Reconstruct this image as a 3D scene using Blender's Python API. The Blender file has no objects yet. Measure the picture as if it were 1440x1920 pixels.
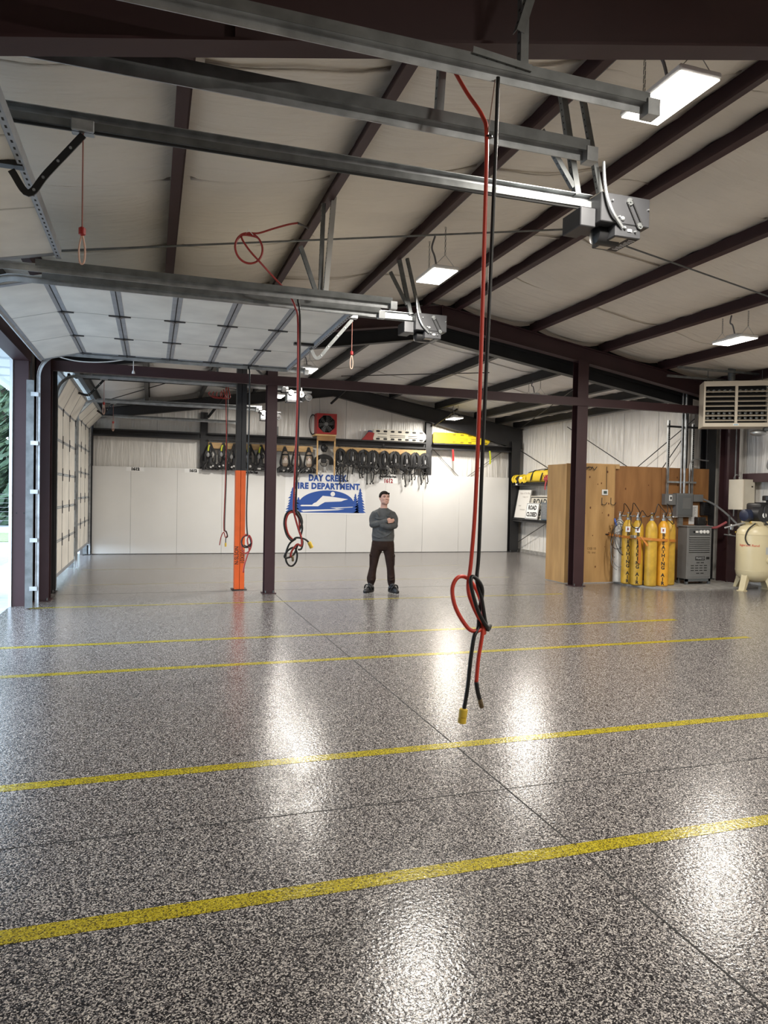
import bpy, bmesh, math, random
from math import pi, sin, cos, radians, sqrt, atan2, hypot
from mathutils import Vector, Matrix

S = bpy.context.scene
COL = S.collection
rnd = random.Random(7)

# ------------------------------------------------------------------ camera
F_PX, YAW, PITCH, ROLL, CAM_H = 1343.0, 0.3142, -0.0235, 0.0198, 1.75
cd = bpy.data.cameras.new('camera')
cam = bpy.data.objects.new('camera', cd)
COL.objects.link(cam)
_f = Vector((sin(YAW) * cos(PITCH), cos(YAW) * cos(PITCH), sin(PITCH)))
_r = Vector((cos(YAW), -sin(YAW), 0))
_u = _r.cross(_f)
_R = _r * cos(ROLL) + _u * sin(ROLL)
_U = -_r * sin(ROLL) + _u * cos(ROLL)
M = Matrix((_R, _U, -_f)).transposed().to_4x4()
M.translation = Vector((0, 0, CAM_H))
cam.matrix_world = M
cd.sensor_fit = 'HORIZONTAL'
cd.sensor_width = 36.0
cd.lens = 36.0 * F_PX / 1440.0
cd.clip_start = 0.05
cd.clip_end = 400
S.camera = cam

# ------------------------------------------------------------------ world, exposure
W = bpy.data.worlds.new('world')
S.world = W
W.use_nodes = True
bg = W.node_tree.nodes['Background']
bg.inputs[0].default_value = (0.66, 0.82, 1.0, 1)      # overcast daylight
bg.inputs[1].default_value = 7.5
S.view_settings.view_transform = 'Standard'
S.view_settings.look = 'None'
S.view_settings.gamma = 1.0
S.view_settings.use_curve_mapping = False
S.view_settings.exposure = 0.0
S.cycles.max_bounces = 8
S.cycles.diffuse_bounces = 5
S.cycles.glossy_bounces = 4
S.cycles.use_denoising = True
S.cycles.sample_clamp_indirect = 6.0

LAMP_W = 164.0       # watts of each high-bay lamp
LAMP_E = 12.0        # emission of each visible diffuser
LAMP_C = (1.0, 0.94, 0.85)

# ------------------------------------------------------------------ materials
MATS = {}

def mat(name, color=(0.5, 0.5, 0.5), rough=0.6, metal=0.0, var=0.0, vscale=6.0, bump=0.0, bscale=40.0,
        spec=0.5, coat=0.0, stretch=None, emit=None, estr=0.0, dark=None):
    """plain procedural material: base colour with noise variation, noise bump"""
    if name in MATS:
        return MATS[name]
    m = bpy.data.materials.new(name)
    m.use_nodes = True
    nt = m.node_tree
    b = nt.nodes['Principled BSDF']
    b.inputs['Base Color'].default_value = (*color, 1)
    b.inputs['Roughness'].default_value = rough
    b.inputs['Metallic'].default_value = metal
    b.inputs['Specular IOR Level'].default_value = spec
    if coat:
        b.inputs['Coat Weight'].default_value = coat
        b.inputs['Coat Roughness'].default_value = 0.08
    if emit:
        b.inputs['Emission Color'].default_value = (*emit, 1)
        b.inputs['Emission Strength'].default_value = estr
    tc = nt.nodes.new('ShaderNodeTexCoord')
    mp = nt.nodes.new('ShaderNodeMapping')
    geo = nt.nodes.new('ShaderNodeNewGeometry')
    nt.links.new(geo.outputs['Position'], mp.inputs['Vector'])
    if stretch:
        mp.inputs['Scale'].default_value = stretch
    if var:
        n = nt.nodes.new('ShaderNodeTexNoise')
        n.inputs['Scale'].default_value = vscale
        n.inputs['Detail'].default_value = 4
        nt.links.new(mp.outputs[0], n.inputs['Vector'])
        r = nt.nodes.new('ShaderNodeValToRGB')
        d = dark or tuple(c * (1 - var) for c in color)
        r.color_ramp.elements[0].position = 0.3
        r.color_ramp.elements[1].position = 0.7
        r.color_ramp.elements[0].color = (*d, 1)
        r.color_ramp.elements[1].color = (*[min(1, c * (1 + var * 0.4)) for c in color], 1)
        nt.links.new(n.outputs['Fac'], r.inputs[0])
        nt.links.new(r.outputs[0], b.inputs['Base Color'])
    if bump:
        n = nt.nodes.new('ShaderNodeTexNoise')
        n.inputs['Scale'].default_value = bscale
        n.inputs['Detail'].default_value = 3
        nt.links.new(mp.outputs[0], n.inputs['Vector'])
        bp = nt.nodes.new('ShaderNodeBump')
        bp.inputs['Strength'].default_value = bump
        bp.inputs['Distance'].default_value = 0.02
        nt.links.new(n.outputs['Fac'], bp.inputs['Height'])
        nt.links.new(bp.outputs[0], b.inputs['Normal'])
    MATS[name] = m
    return m

def flake_floor(name, cols, rough, scale=205.0):
    m = bpy.data.materials.new(name)
    m.use_nodes = True
    nt = m.node_tree
    b = nt.nodes['Principled BSDF']
    geo = nt.nodes.new('ShaderNodeNewGeometry')
    v = nt.nodes.new('ShaderNodeTexVoronoi')
    v.inputs['Scale'].default_value = scale
    v.inputs['Randomness'].default_value = 1.0
    nz = nt.nodes.new('ShaderNodeTexNoise')
    nz.inputs['Scale'].default_value = 70
    nz.inputs['Detail'].default_value = 2
    mx = nt.nodes.new('ShaderNodeMix')
    mx.data_type = 'VECTOR'
    mx.inputs['Factor'].default_value = 0.012
    nt.links.new(geo.outputs['Position'], nz.inputs['Vector'])
    nt.links.new(geo.outputs['Position'], mx.inputs[4])
    nt.links.new(nz.outputs['Color'], mx.inputs[5])
    nt.links.new(mx.outputs[1], v.inputs['Vector'])
    sx = nt.nodes.new('ShaderNodeSeparateColor')
    nt.links.new(v.outputs['Color'], sx.inputs[0])
    r = nt.nodes.new('ShaderNodeValToRGB')
    r.color_ramp.interpolation = 'CONSTANT'
    while len(r.color_ramp.elements) < len(cols):
        r.color_ramp.elements.new(0.5)
    for e, (p, c) in zip(r.color_ramp.elements, cols):
        e.position = p
        e.color = (*c, 1)
    nt.links.new(sx.outputs[0], r.inputs[0])
    nt.links.new(r.outputs[0], b.inputs['Base Color'])
    b.inputs['Roughness'].default_value = rough
    n2 = nt.nodes.new('ShaderNodeTexNoise')
    n2.inputs['Scale'].default_value = 55
    n2.inputs['Detail'].default_value = 2.5
    nt.links.new(geo.outputs['Position'], n2.inputs['Vector'])
    bp = nt.nodes.new('ShaderNodeBump')
    bp.inputs['Strength'].default_value = 0.15
    bp.inputs['Distance'].default_value = 0.012
    nt.links.new(n2.outputs['Fac'], bp.inputs['Height'])
    nt.links.new(bp.outputs[0], b.inputs['Normal'])
    b.inputs['Coat Weight'].default_value = 0.15
    b.inputs['Coat Roughness'].default_value = 0.06
    b.inputs['Specular IOR Level'].default_value = 0.19
    nt.links.new(bp.outputs[0], b.inputs['Coat Normal'])
    MATS[name] = m
    return m

def wrinkled(name, color, rough, scale, strength, detail=4.0, spec=0.5):
    """vinyl faced insulation: stretched noise wrinkles, scale = (x, y, z)"""
    m = mat(name, color, rough, var=0.08, vscale=1.2, spec=spec)
    nt = m.node_tree
    b = nt.nodes['Principled BSDF']
    geo = nt.nodes.new('ShaderNodeNewGeometry')
    mp = nt.nodes.new('ShaderNodeMapping')
    mp.inputs['Scale'].default_value = scale
    n = nt.nodes.new('ShaderNodeTexNoise')
    n.inputs['Scale'].default_value = 1.0
    n.inputs['Detail'].default_value = detail
    n.inputs['Distortion'].default_value = 0.6
    nt.links.new(geo.outputs['Position'], mp.inputs['Vector'])
    nt.links.new(mp.outputs[0], n.inputs['Vector'])
    bp = nt.nodes.new('ShaderNodeBump')
    bp.inputs['Strength'].default_value = strength
    bp.inputs['Distance'].default_value = 0.05
    nt.links.new(n.outputs['Fac'], bp.inputs['Height'])
    nt.links.new(bp.outputs[0], b.inputs['Normal'])
    return m

M_FLOOR = flake_floor('epoxy_flake_floor', [(0, (0.012, 0.011, 0.013)), (0.44, (0.09, 0.085, 0.088)), (0.62, (0.24, 0.22, 0.215)), (0.80, (0.52, 0.485, 0.455))], 0.20)
M_YELLOW_LINE = flake_floor('yellow_line_paint', [(0, (0.07, 0.055, 0.008)), (0.25, (0.27, 0.215, 0.008)), (0.55, (0.40, 0.33, 0.012)), (0.85, (0.52, 0.44, 0.04))], 0.22)
M_CONC = mat('concrete', (0.32, 0.31, 0.29), 0.8, var=0.3, vscale=8)
M_ASPH = mat('asphalt', (0.22, 0.235, 0.25), 0.75, var=0.3, vscale=14)
M_MAROON = mat('maroon_steel', (0.042, 0.015, 0.018), 0.55, var=0.15, vscale=3)
M_BLACK = mat('black_steel', (0.018, 0.018, 0.020), 0.5, var=0.2, vscale=4)
M_GALV = mat('galvanised_steel', (0.50, 0.52, 0.53), 0.42, metal=0.85, var=0.3, vscale=9)
M_GALVD = mat('dark_galvanised_steel', (0.20, 0.21, 0.21), 0.5, metal=0.7, var=0.3, vscale=9)
M_ALU = mat('door_strip_metal', (0.36, 0.38, 0.41), 0.5, metal=0.4, var=0.15, vscale=9)
M_DOOR = mat('door_cream', (0.80, 0.775, 0.71), 0.55, var=0.14, vscale=2.5)
M_INS = wrinkled('roof_insulation_beige', (0.78, 0.72, 0.63), 0.6, (0.7, 8.0, 8.0), 0.7)
M_INSB = wrinkled('roof_insulation_white', (0.78, 0.77, 0.75), 0.45, (0.7, 9.0, 9.0), 0.8)
M_WALLINS = wrinkled('wall_insulation_white', (0.78, 0.76, 0.72), 0.30, (8.0, 8.0, 0.8), 1.0)
M_BOARD = mat('white_wall_board', (0.74, 0.735, 0.715), 0.5, var=0.03, vscale=1.5)
M_WHITE = mat('white_paint', (0.80, 0.80, 0.79), 0.5)
M_TRIMW = mat('white_metal_trim', (0.75, 0.80, 0.82), 0.5)
M_DARK = mat('dark_gap', (0.01, 0.01, 0.01), 0.8)
M_PLASTB = mat('black_plastic', (0.012, 0.012, 0.013), 0.4)
M_RUBBER = mat('black_rubber', (0.012, 0.012, 0.012), 0.45)
M_REDHOSE = mat('red_hose', (0.62, 0.055, 0.03), 0.4)
M_DREDHOSE = mat('dark_red_hose', (0.33, 0.03, 0.025), 0.4)
M_BRASS = mat('brass', (0.55, 0.38, 0.10), 0.35, metal=0.9)
M_YPLUG = mat('yellow_plug', (0.72, 0.50, 0.05), 0.45)
M_ORANGE = mat('orange_paint', (0.85, 0.13, 0.02), 0.5, var=0.1, vscale=5)
M_GREYBOX = mat('grey_enamel', (0.185, 0.188, 0.188), 0.45, var=0.08)
M_OPENER = mat('opener_grey', (0.055, 0.056, 0.060), 0.4, metal=0.3, var=0.1)
M_PINE = mat('pine_board', (0.62, 0.40, 0.18), 0.6, var=0.25, vscale=3, stretch=(1, 1, 8))
M_BLUE = mat('sign_blue', (0.022, 0.085, 0.36), 0.5)
M_SIGNW = mat('sign_white', (0.85, 0.85, 0.84), 0.45)
M_REDTXT = mat('label_red', (0.28, 0.02, 0.03), 0.5)
M_BLKTXT = mat('print_black', (0.012, 0.012, 0.012), 0.5)
M_RED = mat('red_paint', (0.34, 0.02, 0.02), 0.45)
M_YELLOW = mat('yellow_plastic', (0.80, 0.60, 0.02), 0.45)
M_CREAM = mat('cream_enamel', (0.62, 0.54, 0.34), 0.35, var=0.06, vscale=3)
M_BEIGE = mat('beige_enamel', (0.60, 0.53, 0.42), 0.45, var=0.05)
M_CHROME = mat('chrome', (0.75, 0.75, 0.75), 0.15, metal=1.0)

# ------------------------------------------------------------------ mesh helpers
class MB:
    def __init__(s):
        s.v = []
        s.f = []

    def add(s, vs, fs):
        o = len(s.v)
        s.v += [tuple(v) for v in vs]
        s.f += [tuple(i + o for i in f) for f in fs]
        return s

    def box(s, x0, x1, y0, y1, z0, z1):
        return s.add([(x0, y0, z0), (x1, y0, z0), (x1, y1, z0), (x0, y1, z0), (x0, y0, z1), (x1, y0, z1), (x1, y1, z1), (x0, y1, z1)],
                     [(0, 3, 2, 1), (4, 5, 6, 7), (0, 1, 5, 4), (1, 2, 6, 5), (2, 3, 7, 6), (3, 0, 4, 7)])

    def bbox(s, x0, x1, y0, y1, z0, z1, b=0.01, seg=1):
        """bevelled box"""
        bm = bmesh.new()
        bmesh.ops.create_cube(bm, size=1)
        for v in bm.verts:
            v.co = Vector(((x0 + x1) / 2 + v.co.x * (x1 - x0), (y0 + y1) / 2 + v.co.y * (y1 - y0), (z0 + z1) / 2 + v.co.z * (z1 - z0)))
        bmesh.ops.bevel(bm, geom=bm.edges[:], offset=b, segments=seg, affect='EDGES', profile=0.5)
        return s.addbm(bm)

    def addbm(s, bm):
        bm.verts.index_update()
        s.add([v.co[:] for v in bm.verts], [[v.index for v in f.verts] for f in bm.faces])
        bm.free()
        return s

    def extr(s, prof, p0, p1, side, up):
        """closed 2D profile (u along side, v along up) swept p0 -> p1"""
        p0, p1, side, up = Vector(p0), Vector(p1), Vector(side), Vector(up)
        n = len(prof)
        vs = [p0 + side * u + up * v for u, v in prof] + [p1 + side * u + up * v for u, v in prof]
        fs = [(i, (i + 1) % n, n + (i + 1) % n, n + i) for i in range(n)]
        fs += [tuple(range(n - 1, -1, -1)), tuple(range(n, 2 * n))]
        return s.add(vs, fs)

    def beam(s, p0, p1, w, h, up=(0, 0, 1)):
        p0, p1 = Vector(p0), Vector(p1)
        d = (p1 - p0).normalized()
        up = Vector(up)
        side = d.cross(up)
        if side.length < 1e-4:
            side = d.cross(Vector((0, 1, 0)))
        side.normalize()
        u2 = side.cross(d)
        return s.extr([(-w / 2, -h / 2), (w / 2, -h / 2), (w / 2, h / 2), (-w / 2, h / 2)], p0, p1, side, u2)

    def sweep(s, prof, frames):
        """frames: list of (p, side, up); closed profile"""
        n = len(prof)
        vs, fs = [], []
        for p, sd, up in frames:
            vs += [Vector(p) + Vector(sd) * u + Vector(up) * v for u, v in prof]
        for k in range(len(frames) - 1):
            for i in range(n):
                j = (i + 1) % n
                fs.append((k * n + i, k * n + j, (k + 1) * n + j, (k + 1) * n + i))
        fs.append(tuple(range(n - 1, -1, -1)))
        m = (len(frames) - 1) * n
        fs.append(tuple(range(m, m + n)))
        return s.add(vs, fs)

    def tube(s, pts, r, n=8, cap=True):
        pts = [Vector(p) for p in pts]
        rs = r if isinstance(r, (list, tuple)) else [r] * len(pts)
        t = (pts[1] - pts[0]).normalized()
        a = t.orthogonal().normalized()
        fr = []
        for i, p in enumerate(pts):
            if i == 0:
                tt = (pts[1] - pts[0])
            elif i == len(pts) - 1:
                tt = (pts[-1] - pts[-2])
            else:
                tt = (pts[i + 1] - pts[i - 1])
            if tt.length < 1e-9:
                tt = t
            tt = tt.normalized()
            a = (a - tt * a.dot(tt))
            a = a.normalized() if a.length > 1e-6 else tt.orthogonal().normalized()
            b = tt.cross(a)
            fr.append([p + (a * cos(2 * pi * k / n) + b * sin(2 * pi * k / n)) * rs[i] for k in range(n)])
        vs = [q for ring in fr for q in ring]
        fs = []
        for i in range(len(pts) - 1):
            for k in range(n):
                j = (k + 1) % n
                fs.append((i * n + k, i * n + j, (i + 1) * n + j, (i + 1) * n + k))
        if cap:
            fs.append(tuple(range(n - 1, -1, -1)))
            m = (len(pts) - 1) * n
            fs.append(tuple(range(m, m + n)))
        return s.add(vs, fs)

    def lathe(s, prof, c=(0, 0, 0), axis=(0, 0, 1), n=20):
        """prof: list of (r, h) along axis from c"""
        ax = Vector(axis).normalized()
        a = ax.orthogonal().normalized()
        b = ax.cross(a)
        c = Vector(c)
        vs, fs = [], []
        for r, h in prof:
            r = max(r, 1e-4)
            vs += [c + ax * h + (a * cos(2 * pi * k / n) + b * sin(2 * pi * k / n)) * r for k in range(n)]
        for i in range(len(prof) - 1):
            for k in range(n):
                j = (k + 1) % n
                fs.append((i * n + k, i * n + j, (i + 1) * n + j, (i + 1) * n + k))
        fs.append(tuple(range(n - 1, -1, -1)))
        m = (len(prof) - 1) * n
        fs.append(tuple(range(m, m + n)))
        return s.add(vs, fs)

    def loft(s, rings, n=20):
        """rings: (cx, cy, cz, rx, ry[, power]) horizontal superellipse rings, bottom to top"""
        vs, fs = [], []
        for rg in rings:
            cx, cy, cz, rx, ry = rg[:5]
            pw = rg[5] if len(rg) > 5 else 1.0
            for k in range(n):
                a = 2 * pi * k / n
                ca, sa = cos(a), sin(a)
                vs.append((cx + rx * math.copysign(abs(ca) ** pw, ca), cy + ry * math.copysign(abs(sa) ** pw, sa), cz))
        for i in range(len(rings) - 1):
            for k in range(n):
                j = (k + 1) % n
                fs.append((i * n + k, i * n + j, (i + 1) * n + j, (i + 1) * n + k))
        fs.append(tuple(range(n - 1, -1, -1)))
        m = (len(rings) - 1) * n
        fs.append(tuple(range(m, m + n)))
        return s.add(vs, fs)

    def ball(s, c, r, seg=14, rings=9):
        bm = bmesh.new()
        bmesh.ops.create_uvsphere(bm, u_segments=seg, v_segments=rings, radius=1)
        rr = Vector(r) if not isinstance(r, (int, float)) else Vector((r, r, r))
        for v in bm.verts:
            v.co = Vector((v.co.x * rr.x + c[0], v.co.y * rr.y + c[1], v.co.z * rr.z + c[2]))
        return s.addbm(bm)

    def prism(s, poly, o, ux, uy, depth):
        """flat polygon poly (2D) at o spanned by ux, uy, thickened along ux x uy by depth"""
        o, ux, uy = Vector(o), Vector(ux), Vector(uy)
        nrm = ux.cross(uy).normalized() * depth
        n = len(poly)
        vs = [o + ux * a + uy * b for a, b in poly] + [o + ux * a + uy * b + nrm for a, b in poly]
        fs = [(i, (i + 1) % n, n + (i + 1) % n, n + i) for i in range(n)] + [tuple(range(n - 1, -1, -1)), tuple(range(n, 2 * n))]
        return s.add(vs, fs)

    def xf(s, m):
        s.v = [tuple(m @ Vector(v)) for v in s.v]
        return s

    def mv(s, d):
        s.v = [(v[0] + d[0], v[1] + d[1], v[2] + d[2]) for v in s.v]
        return s

    def mesh(s, name, m=None, smooth=False):
        me = bpy.data.meshes.new(name)
        me.from_pydata(s.v, [], s.f)
        me.validate()
        bm = bmesh.new()
        bm.from_mesh(me)
        bmesh.ops.recalc_face_normals(bm, faces=bm.faces)
        bm.to_mesh(me)
        bm.free()
        if m:
            me.materials.append(m)
        if smooth:
            me.polygons.foreach_set('use_smooth', [True] * len(me.polygons))
            if smooth == 'auto':
                me.set_sharp_from_angle(angle=radians(40))
        me.update()
        return me


def obj(name, mb, m=None, parent=None, smooth='auto', world=True, label=None, me=None):
    """link ONE mesh object; with world=True the mesh is in world coordinates and is moved under its parent's base"""
    if parent is not None and world and mb is not None:
        p = parent
        d = Vector((0, 0, 0))
        while p is not None:
            d += p.location
            p = p.parent
        mb.mv(-d)
    me = me or mb.mesh(name, m, smooth)
    o = bpy.data.objects.new(name, me)
    COL.objects.link(o)
    if parent is not None:
        o.parent = parent
    if label:
        o['label'] = label
    return o


def tag(o, label, cat, group=None, kind=None):
    o['label'] = label
    o['category'] = cat
    if group:
        o['group'] = group
    if kind:
        o['kind'] = kind
    return o


def thing(name, label, cat, loc=(0, 0, 0), rz=0.0, group=None, kind=None):
    o = bpy.data.objects.new(name, None)
    o.empty_display_size = 0.05
    COL.objects.link(o)
    o.location = loc
    o.rotation_euler = (0, 0, rz)
    return tag(o, label, cat, group, kind)


def one(name, mb, m, label, cat, group=None, kind=None, base=None, smooth='auto'):
    """a thing that is one mesh (world coordinates), origin at base"""
    if base is not None:
        mb.mv((-base[0], -base[1], -base[2]))
    o = obj(name, mb, m, None, smooth)
    if base is not None:
        o.location = base
    return tag(o, label, cat, group, kind)


def cr(pts, k=6):
    """Catmull-Rom through pts"""
    P = [Vector(p) for p in pts]
    P = [P[0] * 2 - P[1]] + P + [P[-1] * 2 - P[-2]]
    out = []
    for i in range(1, len(P) - 2):
        a, b, c, d = P[i - 1:i + 3]
        for j in range(k):
            t = j / k
            out.append(0.5 * ((2 * b) + (c - a) * t + (2 * a - 5 * b + 4 * c - d) * t * t + (3 * b - a - 3 * c + d) * t ** 3))
    out.append(P[-2])
    return out


def text_mb(txt, size, sx=1.0, bold=0.0, align='CENTER', depth=0.001, spacing=1.0, line=1.0):
    """lettering as a mesh in the xy plane"""
    c = bpy.data.curves.new('lettering', 'FONT')
    c.body = txt
    c.size = size
    c.offset = bold
    c.align_x = align
    c.align_y = 'CENTER'
    c.extrude = depth
    c.resolution_u = 3
    c.space_character = spacing
    c.space_line = line
    o = bpy.data.objects.new('lettering', c)
    COL.objects.link(o)
    dg = bpy.context.evaluated_depsgraph_get()
    me = bpy.data.meshes.new_from_object(o.evaluated_get(dg))
    mb = MB().add([(v.co.x * sx, v.co.y, v.co.z) for v in me.vertices], [tuple(p.vertices) for p in me.polygons])
    bpy.data.objects.remove(o)
    bpy.data.curves.remove(c)
    bpy.data.meshes.remove(me)
    return mb


def plane_xf(o, ux, uy):
    """matrix taking the xy plane to the plane at o spanned by unit ux, uy"""
    ux, uy = Vector(ux).normalized(), Vector(uy).normalized()
    m = Matrix((ux, uy, ux.cross(uy))).transposed().to_4x4()
    m.translation = Vector(o)
    return m


def ch_profile(w, h, t):
    """U channel, open downwards: width w, height h"""
    return [(-w / 2, -h / 2), (-w / 2 + t, -h / 2), (-w / 2 + t, h / 2 - t), (w / 2 - t, h / 2 - t), (w / 2 - t, -h / 2), (w / 2, -h / 2), (w / 2, h / 2), (-w / 2, h / 2)]


def h_profile(w, d, tf, tw):
    """H section: flanges w wide, d deep"""
    return [(-w / 2, -d / 2), (w / 2, -d / 2), (w / 2, -d / 2 + tf), (tw / 2, -d / 2 + tf), (tw / 2, d / 2 - tf), (w / 2, d / 2 - tf),
            (w / 2, d / 2), (-w / 2, d / 2), (-w / 2, d / 2 - tf), (-tw / 2, d / 2 - tf), (-tw / 2, -d / 2 + tf), (-w / 2, -d / 2 + tf)]

# ================================================================== STRUCTURE
XL, XR, XRB, YN, YM, YB, XRG = -1.72, 12.25, 11.42, -5.0, 12.75, 20.95, 5.1
ZP, ZC = 5.30, 5.51           # maroon bay: purlin undersides / purlin tops at the ridge
ZPB, ZCB = 5.00, 5.21         # black bay

def zr(x, z0):
    return z0 - abs(x - XRG) / 6.0

def struct(name, mb, m, label, cat, parent=None, smooth='auto'):
    o = obj(name, mb, m, parent, smooth)
    if parent is None:
        tag(o, label, cat, kind='structure')
    return o

def sthing(name, label, cat, loc=(0, 0, 0)):
    return thing(name, label, cat, loc, kind='structure')

fl = MB().box(XL - 0.25, XR + 0.05, YN, YB + 0.05, -0.15, 0.0)
floor = struct('floor', fl, M_FLOOR, 'glossy grey flake epoxy floor of the whole hall', 'floor')
# joints cut in the slab (thin dark strips bedded flush)
for nm, b in (('floor_joint', (2.045, 2.055, YN, 12.2)), ('floor_joint', (XL, XR, 3.815, 3.823)), ('floor_joint', (XL, 11.4, 12.86, 12.87))):
    obj(nm, MB().box(b[0], b[1], b[2], b[3], -0.02, 0.0008), M_DARK, floor)
for i, (y, x1, w, nm) in enumerate(((3.06, 12.0, .10, 'nearest of the yellow floor lines, crossing the foreground'), (4.60, 12.0, .10, 'second yellow floor line from the camera, under the hanging red hose'),
                                (7.34, 7.40, .10, 'third yellow floor line, ending short of the compressor'), (8.67, 7.37, .10, 'fourth yellow floor line, thin in the distance'),
                                (11.48, 7.2, .07, 'faint fifth yellow floor line at the feet of the man'))):
    o = struct('floor_marking', MB().box(XL + 0.05, x1, y - w / 2, y + w / 2, -0.01, 0.0015), M_YELLOW_LINE, nm, 'floor line')
for y, nm in ((14.1, 'worn pale yellow line on the far floor behind the man'), (16.75, 'farthest worn yellow line before the white boards')):
    struct('floor_marking', MB().box(-1.4, 7.5, y - .03, y + .03, -0.01, 0.001), mat('worn_line', (0.24, 0.215, 0.12), 0.3), nm, 'floor line')

# ---- walls
wb = MB().prism([(XL, 0), (XRB + .1, 0), (XRB + .1, zr(XRB, ZCB) + .13), (XRG, ZCB + .15), (XL, zr(XL, ZCB) + .15)], (0, YB, 0), (1, 0, 0), (0, 0, 1), -0.08)
wall_back = struct('wall_back', wb, M_WALLINS, 'back gable wall lined with wrinkled white vinyl insulation', 'wall')
for x in (0.13, 4.73, 5.55, 7.0):          # seams of the insulation rolls
    obj('seam', MB().box(x - .006, x + .006, YB - .006, YB + .01, 2.4, zr(x, ZCB) - .1), mat('seam_grey', (.45, .44, .42), .6), wall_back)
edges = [-1.66, -0.54, 0.68, 1.90, 3.12, 4.34, 5.56, 6.78, 8.0, 9.22, 10.95]
for a, b in zip(edges[:-1], edges[1:]):
    obj('wall_panel', MB().bbox(a + .002, b - .002, YB - .20 - .004 * rnd.random(), YB - .18, 0.012, 2.385 + .012 * rnd.random(), .003), M_BOARD, wall_back)
obj('panel_gap', MB().box(-1.66, 10.95, YB - .185, YB - .17, 0.0, 2.36), M_DARK, wall_back)

wr = MB().box(XRB, XRB + .08, 13.3, YB + .08, 0, 4.4)
wall_right_back = struct('wall_right', wr, M_WALLINS, 'right wall of the far bay lined with white insulation', 'wall')
obj('kerb', MB().box(XRB - .05, XRB + .06, 13.3, YB, -.01, .10), M_CONC, wall_right_back)
for y in (19.3, 17.6, 15.5, 14.2):
    obj('seam', MB().box(XRB - .006, XRB + .01, y - .006, y + .006, .1, 3.95), MATS['seam_grey'], wall_right_back)
wr2 = MB().box(XR, XR + .08, YN, 13.3, 0, 4.6).box(XRB, XR + .08, 13.3, 13.38, 0, 4.6)
wall_right = struct('wall_right.001', wr2, M_WALLINS, 'right wall of the near bay behind the air compressor', 'wall')
struct('wall_near', MB().box(XL - .1, XR + .1, YN - .1, YN, 0, 5.6), M_WALLINS, 'near end wall behind the camera', 'wall')
wl = MB().box(XL - .08, XL, YN, YB + .08, 4.02, 4.42)
wl.box(XL - .08, XL, YN, 3.45, 0, 4.1)
wl.box(XL - .08, XL, 7.08, 7.42, 0, 4.1)
wl.box(XL - .08, XL, 11.9, 13.35, 0, 4.1)
wl.box(XL - .08, XL, 20.62, YB + .08, 0, 4.1)
wall_left = struct('wall_left', wl, mat('shaded_liner', (.10, .09, .085), .7), 'dark liner of the left wall above and between the doors', 'wall')  # white insulation up there; its shadow is put into the dark colour

# ---- roof
rf = MB()
for y0, y1, z0 in ((YN - .1, YM + .14, ZC + .16), (YM, YB + .1, ZCB + .14)):
    prof = [(XL - .7, zr(XL - .7, z0)), (XRG, z0), (XR + .3, zr(XR + .3, z0)), (XR + .3, zr(XR + .3, z0) + .05), (XRG, z0 + .05), (XL - .7, zr(XL - .7, z0) + .05)]
    rf.prism(prof, (0, y1, 0), (1, 0, 0), (0, 0, 1), y1 - y0)
struct('roof', rf, mat('roof_sheet', (.3, .31, .32), .5, metal=.3), 'metal roof sheeting above the insulation', 'roof')
# closing strip between the two roof heights
cl = MB().prism([(XL, zr(XL, ZPB)), (XRG, ZPB), (XR, zr(XR, ZPB)), (XR, zr(XR, ZC) + .19), (XRG, ZC + .19), (XL, zr(XL, ZC) + .19)], (0, YM + .1, 0), (1, 0, 0), (0, 0, 1), .02)
struct('trim_1', cl, M_BLACK, 'closing strip between the two roof heights', 'trim')

def purlin(xw, y0, y1, z, m, label, h=.2, wdt=.09):
    """Z section: bottom flange towards -x, web at xw, top flange towards +x"""
    t = .012
    sl = (1 if xw < XRG else -1) / 6.0
    zb, zt = z, z + h
    prof = [(0, zb), (-wdt, zb - sl * wdt), (-wdt, zb - sl * wdt + .025), (-wdt + t, zb - sl * wdt + .025), (-wdt + t, zb - sl * wdt + t), (-t, zb + t), (-t, zt), (.03, zt), (.03, zt - t), (0, zt - t)]
    mb = MB().extr(prof, (xw, y0, 0), (xw, y1, 0), (1, 0, 0), (0, 0, 1))
    return struct('purlin', mb, m, label, 'purlin', smooth=False)

PX = [-1.28, 0.22, 1.73, 3.21, 4.81, 5.46, 7.07, 8.66, 10.12, 11.6]
PN = ['at the left eave', 'second from the left wall', 'third from the left wall', 'fourth from the left wall, carrying the lamp row', 'just left of the ridge',
      'just right of the ridge', 'second right of the ridge', 'third right of the ridge, carrying the right lamp row', 'fourth right of the ridge', 'at the right eave']
for x, n in zip(PX, PN):
    purlin(x, YN, 12.66, zr(x, ZP), M_MAROON, 'maroon steel roof purlin ' + n)
PXB = [-1.3, -0.1, 1.28, 2.75, 4.22, 5.44, 6.89, 8.40, 9.75, 10.5, 11.15]
PNB = ['against the left eave', 'second from the doors', 'third from the doors', 'fourth from the doors', 'left of the ridge', 'right of the ridge', 'second past the ridge',
       'third past the ridge', 'fourth past the ridge', 'second from the right eave', 'against the right eave']
for x, n in zip(PXB, PNB):
    purlin(x, 13.08, YB - .05, zr(x, ZPB) - .03, M_BLACK, 'black steel purlin of the far bay ' + n, .23, .085)

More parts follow.
